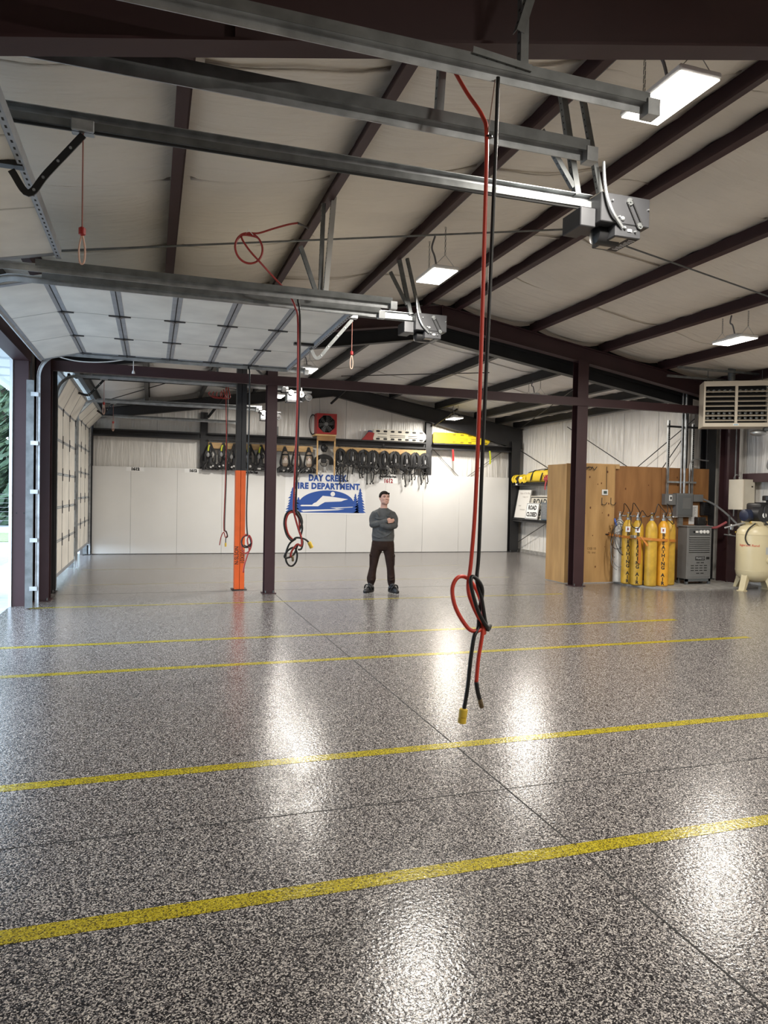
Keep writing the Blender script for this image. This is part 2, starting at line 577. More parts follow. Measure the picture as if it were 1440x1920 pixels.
def insulation(name, xs, y0, y1, z0, m, sag, label, seams, parent):
    ne = 10
    for a, b in zip(xs[:-1], xs[1:]):
        ys = []
        y = y0
        while y < y1:
            ys.append(y)
            y += .3
        ys.append(y1)
        vs, fs = [], []
        for y in ys:
            w = sag * (1 + .25 * sin(y * 2.1 + a))
            for i in range(ne + 1):
                t = i / ne
                x = a + (b - a) * t
                base = zr(a, z0) + (zr(b, z0) - zr(a, z0)) * t
                if a < XRG < b:
                    base = zr(x, z0)
                vs.append((x, y, base - w * (sin(pi * t) ** .6) + .012 * sin(y * 9 + 3 * t)))
        n = ne + 1
        for j in range(len(ys) - 1):
            for i in range(ne):
                fs.append((j * n + i, (j + 1) * n + i, (j + 1) * n + i + 1, j * n + i + 1))
        obj('insulation_panel', MB().add(vs, fs), m, parent, smooth=True)
        for y in seams:        # lapped roll edges
            yy = y + .12 * sin(a * 3)
            pts = [(a + (b - a) * t, yy + .03 * sin(9 * t + a), zr(a + (b - a) * t, z0) - sag * (sin(pi * t) ** .6) - .012) for t in (.06, .2, .35, .5, .65, .8, .94)]
            mb = MB()
            fr = [(p, (0, 1, 0), (0, 0, 1)) for p in pts]
            mb.sweep([(-.02, .01), (.02, .01), (.012, -.006)], fr)
            obj('lap_seam', mb, m, parent, smooth=True)

ceil1 = sthing('ceiling', 'beige draped roof insulation of the near bay', 'ceiling')
insulation('ceiling', [XL] + PX + [XR], YN, YM, ZC, M_INS, .10, '', (1.2, 3.1, 5.0, 6.9, 8.8, 10.7), ceil1)
ceil2 = sthing('ceiling.001', 'white draped roof insulation of the far bay', 'ceiling')
insulation('ceiling', [XL] + PXB + [XR], YM + .12, YB, ZCB, M_INSB, .08, '', (14.6, 16.5, 18.4), ceil2)

# ---- frames
def rafter(name, y, m, label, ztop0, pts, fw=.17, web=.012):
    """tapered I: pts = [(x, z_bottom)] left to right; the top follows the roof"""
    r = sthing(name, label, 'roof beam', (XRG, y, 3.6))
    poly = [(x, z) for x, z in pts] + [(x, zr(x, ztop0)) for x in (pts[-1][0], XRG, pts[0][0])]
    obj('web', MB().prism(poly, (0, y + web / 2, 0), (1, 0, 0), (0, 0, 1), web), m, r, False)
    t = .014
    low = MB()
    up = MB()
    for (a, za), (b, zb) in zip(pts[:-1], pts[1:]):
        low.prism([(a, za - t), (b, zb - t), (b, zb), (a, za)], (0, y + fw / 2, 0), (1, 0, 0), (0, 0, 1), fw)
    xs = [pts[0][0], XRG, pts[-1][0]]
    for a, b in zip(xs[:-1], xs[1:]):
        za, zb = zr(a, ztop0), zr(b, ztop0)
        up.prism([(a, za - t), (b, zb - t), (b, zb), (a, za)], (0, y + fw / 2, 0), (1, 0, 0), (0, 0, 1), fw)
    obj('bottom_flange', low, m, r, False)
    obj('top_flange', up, m, r, False)
    return r

def stiffener(par, m, x, y, z0, z1, w=.16):
    obj('stiffener', MB().box(x - .006, x + .006, y - w / 2, y + w / 2, z0, z1), m, par, False)

RP = [(XL + .1, 3.90), (-0.75, 4.04), (2.1, 4.52), (XRG, 4.97), (8.1, 4.50), (10.95, 4.02), (XR - .1, 3.80)]
r1 = rafter('rafter', 3.29, M_MAROON, 'near maroon roof beam spanning the top of the view', ZP, [(XL + .1, 3.36), (-0.617, 3.546), (1.046, 3.874), (3.39, 4.344), (XRG, 4.67), (8.1, 4.07), (10.95, 3.5), (XR - .1, 3.3)], fw=.135)
stiffener(r1, M_MAROON, 0.33, 3.29, 3.73, zr(.33, ZP), .12)
stiffener(r1, M_MAROON, XRG, 3.29, 4.68, ZP, .12)
r2 = rafter('rafter', 12.5, M_MAROON, 'far maroon roof beam over the maroon posts', ZP, RP)
stiffener(r2, M_MAROON, XRG, 12.5, 4.97, ZP)
RB = [(XL + .1, 3.70), (XRG, 4.80), (XRB - .1, 3.80)]
rafter('rafter', 12.98, M_BLACK, 'black roof beam directly behind the far maroon beam', ZCB, RB)
r4 = rafter('rafter', 20.72, M_BLACK, 'black roof beam against the back gable wall', ZPB, [(XL + .1, 3.65), (0.2, 3.90), (XRG, 4.66), (8.1, 4.05), (10.82, 3.42), (XRB - .05, 3.34)])
for x in (1.38, 4.9, 8.18):
    a = MB().beam((x + .1, 20.64, zr(x, 4.45)), (x + .55, 19.9, zr(x + .5, 4.98)), .05, .05)
    obj('fly_brace', a, M_BLACK, r4, False)

def hcol(name, x, y, h, m, label, w=.17, d=.2, lean=(0, 0), plate=True, kind='structure'):
    c = thing(name, label, 'post', (x, y, 0), kind=kind)
    p = h_profile(w, d, .014, .01)
    obj('shaft', MB().extr(p, (x, y, .015), (x + lean[0], y + lean[1], h), (1, 0, 0), (0, 1, 0)), m, c, False)
    if plate:
        obj('base_plate', MB().box(x - w / 2 - .03, x + w / 2 + .03, y - d / 2 - .03, y + d / 2 + .03, 0, .016), m, c, False)
        for sx in (-1, 1):
            obj('anchor_bolt', MB().lathe([(.012, 0), (.012, .04), (.0, .045)], (x + sx * (w / 2 - .02), y - d / 2 - .012, .014), n=6), M_GALVD, c)
    return c

hcol('post', 1.965, 12.5, 4.50, M_MAROON, 'maroon steel post right of the orange painted post', .175, .2)
hcol('post', 8.15, 12.5, 4.51, M_MAROON, 'maroon steel post in front of the plywood enclosure', .235, .2)
# black and orange post (boxed channels with a centre seam)
po = thing('post', 'black steel post painted orange on its lower half', 'post', (1.515, 13.06, 0), kind='structure')
for nm, z0, z1, m, e in (('upper_shaft', 2.14, 4.23, M_BLACK, 0.0), ('orange_coat', .012, 2.14, M_ORANGE, .002)):
    mb = MB()
    for sx in (-1, 1):
        a, b = (1.515 - .085, 1.515 - .004) if sx < 0 else (1.515 + .004, 1.515 + .085)
        mb.box(a - (e if sx < 0 else 0), b + (e if sx > 0 else 0), 13.06 - .09 - e, 13.06 + .09 + e, z0, z1)
    obj(nm, mb, m, po, False, label='orange painted lower half' if e else None)
obj('base_plate', MB().box(1.515 - .13, 1.515 + .13, 13.06 - .13, 13.06 + .13, 0, .014), M_BLACK, po, False)
wt = text_mb('N-SLSON', .10, .8, .0012).xf(plane_xf((1.462, 13.06 - .094, .62), (0, 0, 1), (-1, 0, 0)))
obj('marker_writing', wt, M_BLKTXT, po, False)
wt = text_mb('10X001', .10, .8, .0012).xf(plane_xf((1.565, 13.06 - .094, .60), (0, 0, 1), (-1, 0, 0)))
obj('marker_writing', wt, M_BLKTXT, po, False)

# cross strut along the far maroon frame (channel)
struct('beam', MB().extr([(-.05, -.08), (.05, -.08), (.05, -.07), (-.04, -.07), (-.04, .07), (.05, .07), (.05, .08), (-.05, .08)], (XL + .1, 12.42, 3.69), (XR - .35, 12.42, 3.68), (0, 1, 0), (0, 0, 1)),
       M_MAROON, 'maroon horizontal strut tying the posts together', 'beam', smooth=False)
# side columns
hcol('column', -1.60, 12.26, 4.15, M_MAROON, 'dark maroon frame column between the open door and the next door', .2, .26)
hcol('column', 11.88, 12.46, 3.95, M_MAROON, 'maroon frame column beside the cream electrical box', .26, .28)
hcol('column', -1.60, 3.29, 3.36, M_MAROON, 'maroon frame column of the near roof beam at the doors', .2, .26)
hcol('column', 11.95, 3.29, 3.3, M_MAROON, 'maroon frame column of the near roof beam at the right wall', .26, .28)
hcol('column', 11.12, 20.72, 3.55, M_BLACK, 'black column in the far right corner beside the shelves', .30, .22)
hcol('column', 11.93, 13.14, 4.0, M_BLACK, 'black column behind the plywood enclosure', .25, .2)
hcol('column', -1.58, 20.75, 3.8, M_BLACK, 'black column in the far left corner', .14, .2)
hcol('column', -1.62, 13.15, 3.95, M_BLACK, 'black column beside the second door', .18, .2)
for x, z, n in ((1.39, 3.98, 'left of the hanging harnesses'), (8.18, 4.05, 'between the white and the yellow rescue board')):
    hcol('column', x, 20.85, z, M_BLACK, 'black gable column ' + n, .2, .12, plate=False)
# girts of the gable: shelf-like rails
for x0, x1, n in ((XL + .1, 1.29, 'left of the harnesses'), (1.49, 8.08, 'above the harnesses'), (8.28, 11.0, 'under the yellow rescue board')):
    struct('girt', MB().extr([(-.10, -.10), (.08, -.10), (.08, .10), (-.10, .10), (-.10, .06), (-.09, .06), (-.09, .09), (.06, .09), (.06, -.09), (-.09, -.09), (-.09, -.06), (-.10, -.06)],
                             (x0, YB - .18, 3.30), (x1, YB - .18, 3.30), (0, 1, 0), (0, 0, 1)), M_BLACK, 'black wall girt ' + n, 'girt', smooth=False)
for z, n in ((2.21, 'upper black girt shelf on the far right wall'), (1.08, 'lower black girt shelf on the far right wall')):
    struct('girt', MB().extr([(-.20, -.08), (.17, -.08), (.17, .02), (-.20, .02), (-.20, -.02), (-.19, -.02), (-.19, .01), (.15, .01), (.15, -.07), (-.19, -.07), (-.19, -.04), (-.20, -.04)],
                             (XRB - .18, 13.0, z), (XRB - .18, 20.6, z), (1, 0, 0), (0, 0, 1)), M_BLACK, n, 'girt', smooth=False)
struct('girt', MB().box(12.0, 12.2, 4.5, 12.2, 2.18, 2.36), M_MAROON, 'maroon girt above the air compressor', 'girt', smooth=False)

# brace rods
def rod(a, b, r, m, label, cat='brace rod', name='brace_rod'):
    return tag(obj(name, MB().tube([a, b], r, 6), m), label, cat, kind='structure')
for a, b, n in (((11.27, 17.9, 5.0 - 1.2), (11.27, 14.95, 2.5), 'running down to the plywood top'), ((11.27, 14.85, 2.5), (11.27, 12.85, 3.55), 'rising from the plywood to the heater'),
                ((11.31, 13.95, 2.45), (11.31, 13.1, 3.3), 'short one beside the conduits'), ((11.27, 20.85, 3.35), (11.27, 17.2, 2.05), 'slanting above the yellow bags'),
                ((11.27, 20.9, .22), (11.27, 17.5, 1.55), 'slanting below the shelf signs')):
    rod(a, b, .011, M_BLACK, 'black wall brace rod ' + n)
for a, b, n in (((8.87, 13.3, zr(8.87, 4.97)), (11.2, 20.6, zr(11.2, 4.97)), 'on the right'), ((7.3, 14.9, zr(7.3, 4.96)), (4.85, 18.9, 4.95), 'at the ridge'), ((-1.3, 19.5, 3.94), (2.6, 13.4, 4.55), 'over the closed doors'), ((-1.2, 13.6, 3.94), (2.6, 20.2, 4.55), 'crossing over the closed doors')):
    rod(a, b, .011, M_BLACK, 'black roof brace rod of the far bay ' + n)
for x0, x1, y in ((8.35, 10.15, 20.8),):
    rod((8.3, YB - .05, 3.28), (9.35, YB - .05, 2.3), .009, M_BLACK, 'thin brace rod under the yellow rescue board')
    rod((10.8, YB - .05, 3.25), (9.5, YB - .05, 2.35), .009, M_BLACK, 'thin brace rod left of the corner column')
# conduit running across under the purlins
mb = MB()
mb.tube([(XL + .1, 8.0, zr(XL, ZP) - .12), (XRG, 8.0, ZP - .12)], .011, 6)
mb.tube([(XRG, 8.0, ZP - .12), (XR - .1, 8.0, zr(XR, ZP) - .12)], .011, 6)
tag(obj('conduit', mb, M_GALVD), 'thin grey conduit crossing under the purlins from door to right wall', 'conduit')

# header and jambs of the open doors
for y0, y1, n in ((3.3, 7.2, 'nearest'), (7.3, 11.84, 'open')):
    struct('trim_2' if y0 < 5 else 'trim_3', MB().box(-1.95, -1.73, y0, y1, 3.62, 3.86), M_MAROON, 'maroon header beam over the %s doorway' % n, 'header')
j = sthing('door_jamb', 'maroon steel jamb lit by daylight at the open doorway', 'jamb', (-1.84, 11.75, 0))
obj('face', MB().extr([(-.10, -.06), (.10, -.06), (.10, .06), (.09, .06), (.09, -.05), (-.09, -.05), (-.09, .06), (-.10, .06)], (-1.84, 11.75, 0), (-1.84, 11.75, 3.62), (1, 0, 0), (0, 1, 0)), M_MAROON, j, False)
obj('outer_trim', MB().box(-1.985, -1.945, 11.66, 11.82, 0, 3.9), M_TRIMW, j, False)
for sx in (-.045, .055):
    obj('bolt_hole', MB().lathe([(.010, 0), (.010, .004)], (-1.84 + sx, 11.688, 1.38), (0, -1, 0), 8), M_DARK, j)
j2 = sthing('door_jamb', 'maroon jamb at the near side of the open doorway', 'jamb', (-1.84, 7.4, 0))
obj('face', MB().box(-1.94, -1.74, 7.33, 7.45, 0, 3.62), M_MAROON, j2, False)
# eave outside
ev = MB()
ev.box(-2.75, -1.98, YN, YB, 3.86, 3.92)
for k in range(27):
    y = YN + 1 + k
    ev.box(-2.75, -1.98, y - .02, y + .02, 3.83, 3.86)
ev.box(-2.86, -2.72, YN, YB, 3.78, 3.95)
struct('trim_4', ev, M_TRIMW, 'white metal eave and gutter outside the doors', 'eave', smooth=False)

# ================================================================== DOORS
R_ARC, Z_ARC, X_DOOR = .40, 3.36, -1.62
def dpath(s):
    """point, tangent, inward normal of the door track in the xz plane"""
    if s < Z_ARC:
        return (X_DOOR, s), (0, 1), (1, 0)
    a = (s - Z_ARC) / R_ARC
    if a < pi / 2:
        return (X_DOOR + R_ARC * (1 - cos(a)), Z_ARC + R_ARC * sin(a)), (sin(a), cos(a)), (cos(a), -sin(a))
    d = s - Z_ARC - R_ARC * pi / 2
    return (X_DOOR + R_ARC + d, Z_ARC + R_ARC), (1, 0), (0, -1)

hinge_me = None
def make_door(num, y0, y1, s0, label, n=6, L=.605, js=.022, lift=0.0):
    d = sthing('door_%d' % num, label, 'garage door', (X_DOOR, (y0 + y1) / 2, 0))
    t = .045
    for i in range(n):
        a, b = s0 + i * L + .004, s0 + (i + 1) * L - .004
        (xa, za), ta, na = dpath(a)
        (xb, zb), tb, nb = dpath(b)
        A, B = Vector((xa, 0, za)), Vector((xb, 0, zb))
        if i == n - 1:
            B.z += lift
        T = (B - A).normalized()
        N = Vector((T.z, 0, -T.x))
        mb = MB().extr([(y0, -t / 2), (y1, -t / 2), (y1, t / 2), (y0, t / 2)], A, B, (0, 1, 0), N)
        sec = obj('door_section', mb, M_DOOR, d, False)
        # vertical stiles of the section (two inner, two end stiles)
        for q, w in ((y0 + .035, .07), (y0 + (y1 - y0) / 3, .022), (y0 + 2 * (y1 - y0) / 3, .022), (y1 - .035, .07)):
            h_ = .004 if w > .05 or js < .02 else .0015
            mb = MB().extr([(q - w / 2, t / 2 - .002), (q + w / 2, t / 2 - .002), (q + w / 2, t / 2 + h_), (q - w / 2, t / 2 + h_)], A + T * .01, B - T * .01, (0, 1, 0), N)
            obj('end_stile' if w > .05 else 'stile', mb, M_ALU if w > .05 else mat('stile_cream', (.50, .485, .44), .6) if js > .02 else M_GALVD, d, False)
        # joint strips top and bottom of each section
        for p, sg in ((A, 1), (B, -1)):
            c = p + T * sg * (js + .002)
            mb = MB().extr([(y0 + .03, t / 2 - .002), (y1 - .03, t / 2 - .002), (y1 - .03, t / 2 + .003), (y0 + .03, t / 2 + .003)], c - T * js, c + T * js, (0, 1, 0), N)
            obj('joint_strip', mb, M_ALU, d, False)
    for i in range(1, n):
        (x, z), tt, nn = dpath(s0 + i * L)
        P, T, N = Vector((x, 0, z)), Vector((tt[0], 0, tt[1])), Vector((nn[0], 0, nn[1]))
        for q in (y0 + .05, y0 + (y1 - y0) / 3, y0 + 2 * (y1 - y0) / 3, y1 - .05):
            c = P + N * (t / 2 + .006) + Vector((0, q, 0))
            mb = MB()
            mb.prism([(-.012, -.12), (.012, -.12), (.03, -.045), (.085, 0), (.03, .045), (.012, .12), (-.012, .12), (-.02, 0)], c - N * .004, (0, 1, 0), T, .012)
            mb.tube([c + Vector((0, -.03, 0)) + N * .008, c + Vector((0, .05, 0)) + N * .008], .014, 6)
            obj('hinge', mb, M_OPENER, d)
    if js > .02:
        for i in range(1, n):
            (x, z), tt, nn = dpath(s0 + i * L)
            P, T, N = Vector((x, 0, z)), Vector((tt[0], 0, tt[1])), Vector((nn[0], 0, nn[1]))
            obj('joint_line', MB().extr([(y0 + .03, t / 2 + .002), (y1 - .03, t / 2 + .002), (y1 - .03, t / 2 + .005), (y0 + .03, t / 2 + .005)], P - T * .005, P + T * .005, (0, 1, 0), N), M_DARK, d, False)
    # edge strip at the top of the door and rubber at the bottom
    (x, z), tt, nn = dpath(s0 + n * L)
    P, T, N = Vector((x, 0, z + lift)), Vector((tt[0], 0, tt[1])), Vector((nn[0], 0, nn[1]))
    mb = MB().extr([(y0, -.025), (y1, -.025), (y1, .06), (y0, .06)], P - T * .03, P + T * .012, (0, 1, 0), N)
    ts = obj('top_strut', mb, M_ALU, d, False)
    hb = MB()
    k = int((y1 - y0) / .09)
    for i in range(k):
        q = y0 + .05 + i * .09
        c = P - T * .009 + N * .060 + Vector((0, q, 0))
        hb.prism([(-.016, -.006), (.016, -.006), (.016, .006), (-.016, .006)], c, (0, 1, 0), T, .0015 if N.z < -.5 else -.0015)
    obj('strut_slot', hb, M_DARK, ts, False)['kind'] = 'stuff'
    (x, z), tt, nn = dpath(s0)
    P, T = Vector((x, 0, z)), Vector((tt[0], 0, tt[1]))
    obj('bottom_seal', MB().extr([(y0, -.026), (y1, -.026), (y1, .030), (y0, .030)], P - T * .03, P + T * .03, (0, 1, 0), Vector((nn[0], 0, nn[1]))), M_ALU, d, False)
    return d

def arm(d, ym, s_top, troll_x, zrail, m=M_PLASTB, lift=0.0):
    """operator bracket on the top section and bent arm to the trolley"""
    (x, z), tt, nn = dpath(s_top - .12)
    P, T, N = Vector((x, ym, z + lift)), Vector((tt[0], 0, tt[1])), Vector((nn[0], 0, nn[1]))
    c = P + N * .035
    obj('operator_bracket', MB().extr([(-.035, -.01), (.035, -.01), (.035, .02), (-.035, .02)], c - T * .17, c + T * .12, (0, 1, 0), N), M_PLASTB, d, False)
    e = Vector((troll_x, ym, zrail))
    s = c + N * .04 + T * .05
    m1 = s + N * .13 + T * .10
    m2 = (s + e) * .5 + Vector((0, 0, -.13))
    pts = cr([s, m1, m2, e], 6)
    mb = MB()
    fr = []
    for i, p in enumerate(pts):
        q = pts[min(i + 1, len(pts) - 1)] - pts[max(i - 1, 0)]
        q.normalize()
        fr.append((p, (0, 1, 0), Vector((q.z, 0, -q.x))))
    mb.sweep([(-.006, -.022), (.006, -.022), (.006, .022), (-.006, .022)], fr)
    a = obj('operator_arm', mb, m, d, False)
    for i in (8, 11, 14, 16):
        obj('arm_bolt', MB().lathe([(.010, 0), (.010, .016)], pts[min(i, len(pts) - 1)] + Vector((0, -.012, 0)), (0, 1, 0), 6), M_GALV, a)

TRK = ch_profile(.055, .06, .006)
def track(y, label, x_end=2.33, vertical=True, k=.85):
    t = thing('door_track', label, 'door track', (X_DOOR + .07, y, 0))
    fr = []
    off = .055
    ss = ([0.02, 1.2, 2.4] if vertical else [3.0]) + [Z_ARC] + [Z_ARC + R_ARC * pi / 2 * k / 8 for k in range(1, 9)] + [Z_ARC + R_ARC * pi / 2 + (x_end - X_DOOR - R_ARC)]
    for s in ss:
        (x, z), tt, nn = dpath(s)
        fr.append((Vector((x + nn[0] * off, y, z + nn[1] * off)), (0, 1, 0), (nn[0], 0, nn[1])))
    obj('rail', MB().sweep([(u * k, v * k) for u, v in ((-.03, -.035), (.03, -.035), (.03, .035), (.022, .035), (.022, -.027), (-.03, -.027))], fr), M_GALV, t, False)
    # stiffening angle along the horizontal run
    obj('track_angle', MB().extr([(u * k, v * k) for u, v in ((-.034, -.03), (-.028, -.03), (-.028, .034), (.03, .034), (.03, .04), (-.034, .04))], (-1.0, y, Z_ARC + R_ARC - .018), (x_end, y, Z_ARC + R_ARC - .018), (0, 1, 0), (0, 0, 1)), M_GALVD, t, False)
    obj('end_bracket', MB().box(x_end - .02, x_end + .05, y - .035, y + .035, 3.66, 3.74), M_GALV, t, False)
    if vertical:
        obj('jamb_angle', MB().extr([(-.03, -.05), (.03, -.05), (.03, -.044), (-.024, -.044), (-.024, .05), (-.03, .05)], (X_DOOR - .05, y, .02), (X_DOOR - .05, y, 3.3), (0, 1, 0), (1, 0, 0)), M_GALVD, t, False)
        for z in (.3, 1.0, 1.7, 2.4, 3.1):
            obj('track_clip', MB().box(X_DOOR - .04, X_DOOR + .06, y - .04, y - .03, z - .03, z + .03), M_GALV, t, False)
    return t

d0 = make_door(1, 3.62, 7.0, 4.41 - 6 * .605, 'white sectional door half raised at the upper left, its top edge near the ceiling', lift=.09)
d1 = make_door(2, 7.50, 11.36, 7.26 - 6 * .605, 'cream sectional door fully raised, lying flat under the roof')
d2 = make_door(3, 13.52, 16.98, .20, 'first nearly closed sectional door past the maroon column', js=.010)
d3 = make_door(4, 17.2, 20.52, .33, 'farthest sectional door beside the white boards', js=.010)
arm(d0, 5.1, 4.41, -.45, 4.05, lift=.075)
arm(d1, 9.4, 7.26, 2.55, 4.11, M_GALVD)
arm(d2, 15.3, .20 + 6 * .605, -.92, 3.93)
arm(d3, 18.9, .33 + 6 * .605, -.92, 3.88)
for y, n in ((3.05, 'door track crossing the top of the view in front of the near roof beam'), (3.57, 'door track at the near side of the half raised door'), (7.05, 'door track at the far side of the half raised door'),
             (7.45, 'door track along the near edge of the flat raised door'), (11.40, 'door track along the far edge of the flat raised door'), (13.46, 'door track at the near side of the first nearly closed door'),
             (17.04, 'door track between the two nearly closed doors, nearer one'), (17.14, 'door track between the two nearly closed doors, farther one'), (20.56, 'door track next to the back wall')):
    track(y, n, k=.68 if y < 3.2 else .62 if y > 11 else .85)

# ---- operators (openers): rail + motor box
def perf(mb, holes, a, b, w=.04, side=(0, 1, 0), every=.05):
    """perforated angle from a to b: strip with dark hole discs"""
    a, b = Vector(a), Vector(b)
    d = (b - a)
    L = d.length
    d.normalize()
    sd = Vector(side)
    sd = (sd - d * sd.dot(d)).normalized()
    nn = d.cross(sd)
    mb.extr([(-w / 2, 0), (w / 2, 0), (w / 2, .003), (-w / 2 + .003, .003), (-w / 2 + .003, w), (-w / 2, w)], a, b, sd, nn)
    k = int(L / every)
    for i in range(k):
        c = a + d * (i + .5) * every
        for s_ in (-1, 1):
            holes.lathe([(.0065, 0), (.0065, .0012)], c + (nn * (.003 if s_ > 0 else -.0012)), nn, 6)

def hanger(a, b, label, side=(0, 1, 0), w=.04, m=None):
    t = thing('hanger_strut', label, 'hanger', b)
    m1, h = MB(), MB()
    perf(m1, h, a, b, w, side)
    o = obj('angle', m1, m or M_GALVD, t, False)
    obj('hole', h, M_DARK, o, False)['kind'] = 'stuff'
    return t

def opener(y, x, z, label, rail_label, style, troll_x):
    r = thing('opener_rail', rail_label, 'opener rail', (X_DOOR, y, z + .06))
    x0 = X_DOOR + .12
    obj('upper_channel', MB().extr([(-.03, -.005), (.03, -.005), (.03, .005), (.03, .055), (-.03, .055), (-.03, .05), (.024, .05), (.024, 0), (-.03, 0)], (x0, y, z + .06), (x + .02, y, z + .10), (0, 1, 0), (0, 0, 1)), M_GALV, r, False)
    obj('lower_channel', MB().extr([(-.035, -.02), (-.01, -.02), (-.01, -.014), (-.029, -.014), (-.029, .02), (.029, .02), (.029, -.014), (.01, -.014), (.01, -.02), (.035, -.02), (.035, .026), (-.035, .026)], (x0, y, z + .03), (x + .02, y, z + .07), (0, 1, 0), (0, 0, 1)), M_GALVD, r, False)
    obj('chain', MB().tube([(x0 + .05, y - .02, z + .0), (x - .02, y - .02, z + .035)], .009, 6), M_DARK, r, False)
    obj('trolley', MB().bbox(troll_x - .07, troll_x + .07, y - .045, y + .045, z + .0, z + .075, .006), M_GALV, r, False)
    o = thing('door_opener', label, 'door opener', (x, y, z - .15))
    if style == 'box':
        obj('chassis', MB().bbox(x, x + .46, y - .17, y + .17, z - .10, z + .13, .006), M_OPENER, o, False)
        obj('side_housing', MB().bbox(x - .14, x, y - .10, y + .17, z - .13, z + .02, .006), M_OPENER, o, False)
        cb = obj('control_box', MB().bbox(x + .14, x + .38, y - .165, y + .16, z - .20, z - .10, .006), M_OPENER, o, False)
        obj('rating_label', MB().box(x + .16, x + .27, y - .14, y + .13, z - .2015, z - .1995), M_BEIGE, cb, False)
        obj('warning_label', MB().box(x + .28, x + .37, y - .14, y + .13, z - .2015, z - .1995), M_BLKTXT, cb, False)
        lab = MB()
        for i in range(9):
            lab.box(x + .30 + .01 * (i % 2), x + .36, y - .12 + i * .027, y - .112 + i * .027, z - .2025, z - .2005)
        obj('label_print', lab, M_SIGNW, cb, False)['kind'] = 'stuff'
        obj('motor', MB().lathe([(.03, -.02), (.075, 0), (.075, .2), (.03, .22)], (x + .06, y + .0, z - .15), (1, 0, 0), 18), M_PLASTB, o)
        ch = MB()
        a, b = Vector((x + .26, y - .178, z + .08)), Vector((x + .36, y - .178, z - .10))
        dd = (b - a).normalized()
        sd = Vector((dd.z, 0, -dd.x))
        k = 16
        for sg in (-1, 1):
            for i in range(k):
                c = a + (b - a) * (i / (k - 1)) + sd * sg * .024
                ch.beam(c - dd * .005, c + dd * .005, .012, .014, (0, 1, 0))
        o2 = obj('drive_chain', ch, M_DARK, o, False)
        o2['kind'] = 'stuff'
        for c, rr in ((a, .030), (b, .026)):
            obj('sprocket', MB().lathe([(rr, 0), (rr, .012), (.01, .012), (.01, .02)], c + Vector((0, .006, 0)), (0, -1, 0), 12), M_GALVD, o2)
        for bx, bz, rr in ((.10, .07, .010), (.20, -.06, .018), (.44, .04, .008), (.22, -.13, .012), (.32, -.15, .008), (.17, -.05, .010)):
            obj('bolt', MB().lathe([(rr, 0), (rr, .012), (rr * .6, .018)], (x + bx, y - .168, z + bz), (0, -1, 0), 8), M_GALV, o)
        obj('plate_tag', MB().box(x + .25, x + .29, y - .1725, y - .169, z - .155, z - .135), M_SIGNW, o, False)
        cpts = cr([(x + .02, y - .15, z + .9), (x + .0, y - .19, z + .35), (x + .02, y - .20, z + .12), (x + .08, y - .205, z - .03), (x + .19, y - .18, z - .13)], 6)
        obj('power_conduit', MB().tube(cpts[6:], .013, 8), M_GALV, o)
    else:
        obj('frame', MB().box(x - .05, x + .5, y - .16, y + .16, z - .02, z + .02).box(x - .02, x + .3, y - .15, y + .15, z - .22, z - .20), M_OPENER, o, False)
        obj('gear_box', MB().bbox(x - .03, x + .20, y - .12, y + .12, z - .20, z - .02, .02), M_GALV, o)
        obj('motor', MB().lathe([(.03, -.01), (.075, 0), (.085, .04), (.085, .16), (.06, .2)], (x + .33, y - .08, z - .1), (0, 1, 0), 18), M_PLASTB, o)
        for cx, cz, rr in ((.05, -.03, .055), (.27, -.06, .065), (.43, -.12, .075), (.36, -.03, .04)):
            pl = obj('pulley', MB().lathe([(rr, 0), (rr, .012), (rr * .8, .016), (rr * .8, .03), (rr, .034), (rr, .046), (.012, .046)], (x + cx, y - .15, z + cz), (0, -1, 0), 18), M_PLASTB if cx > .3 else M_GALV, o)
            obj('pulley_hub', MB().lathe([(rr * .45, 0), (rr * .4, .02)], (x + cx, y - .196, z + cz), (0, -1, 0), 12), M_CHROME, pl)
        obj('belt', MB().tube([(x + .27, y - .18, z + .01), (x + .43, y - .18, z - .04), (x + .49, y - .18, z - .14), (x + .43, y - .18, z - .2), (x + .25, y - .18, z - .125)], .010, 6), M_RUBBER, o)
        for sx in (-.02, .06):
            obj('cord_loop', MB().tube([(x + .22 + sx, y - .16, z + .02), (x + .21 + sx, y - .16, z + .16), (x + .23 + sx, y - .16, z + .2)], .012, 6), M_WHITE, o)
    return o

opener(5.1, 3.36, 4.06, 'grey box opener motor at the end of the nearest rail, below the near lamp', 'opener rail of the half raised door', 'box', -.45)
opener(9.4, 3.40, 4.12, 'grey box opener motor over the cross strut, behind the flat raised door', 'opener rail of the flat raised door', 'box', 2.55)
opener(15.3, 2.74, 3.92, 'opener motor with pulleys right of the maroon post', 'opener rail of the first nearly closed door', 'open', -.92)
opener(18.9, 2.70, 3.86, 'opener motor with pulleys half hidden behind the maroon post', 'opener rail of the farthest door', 'open', -.92)

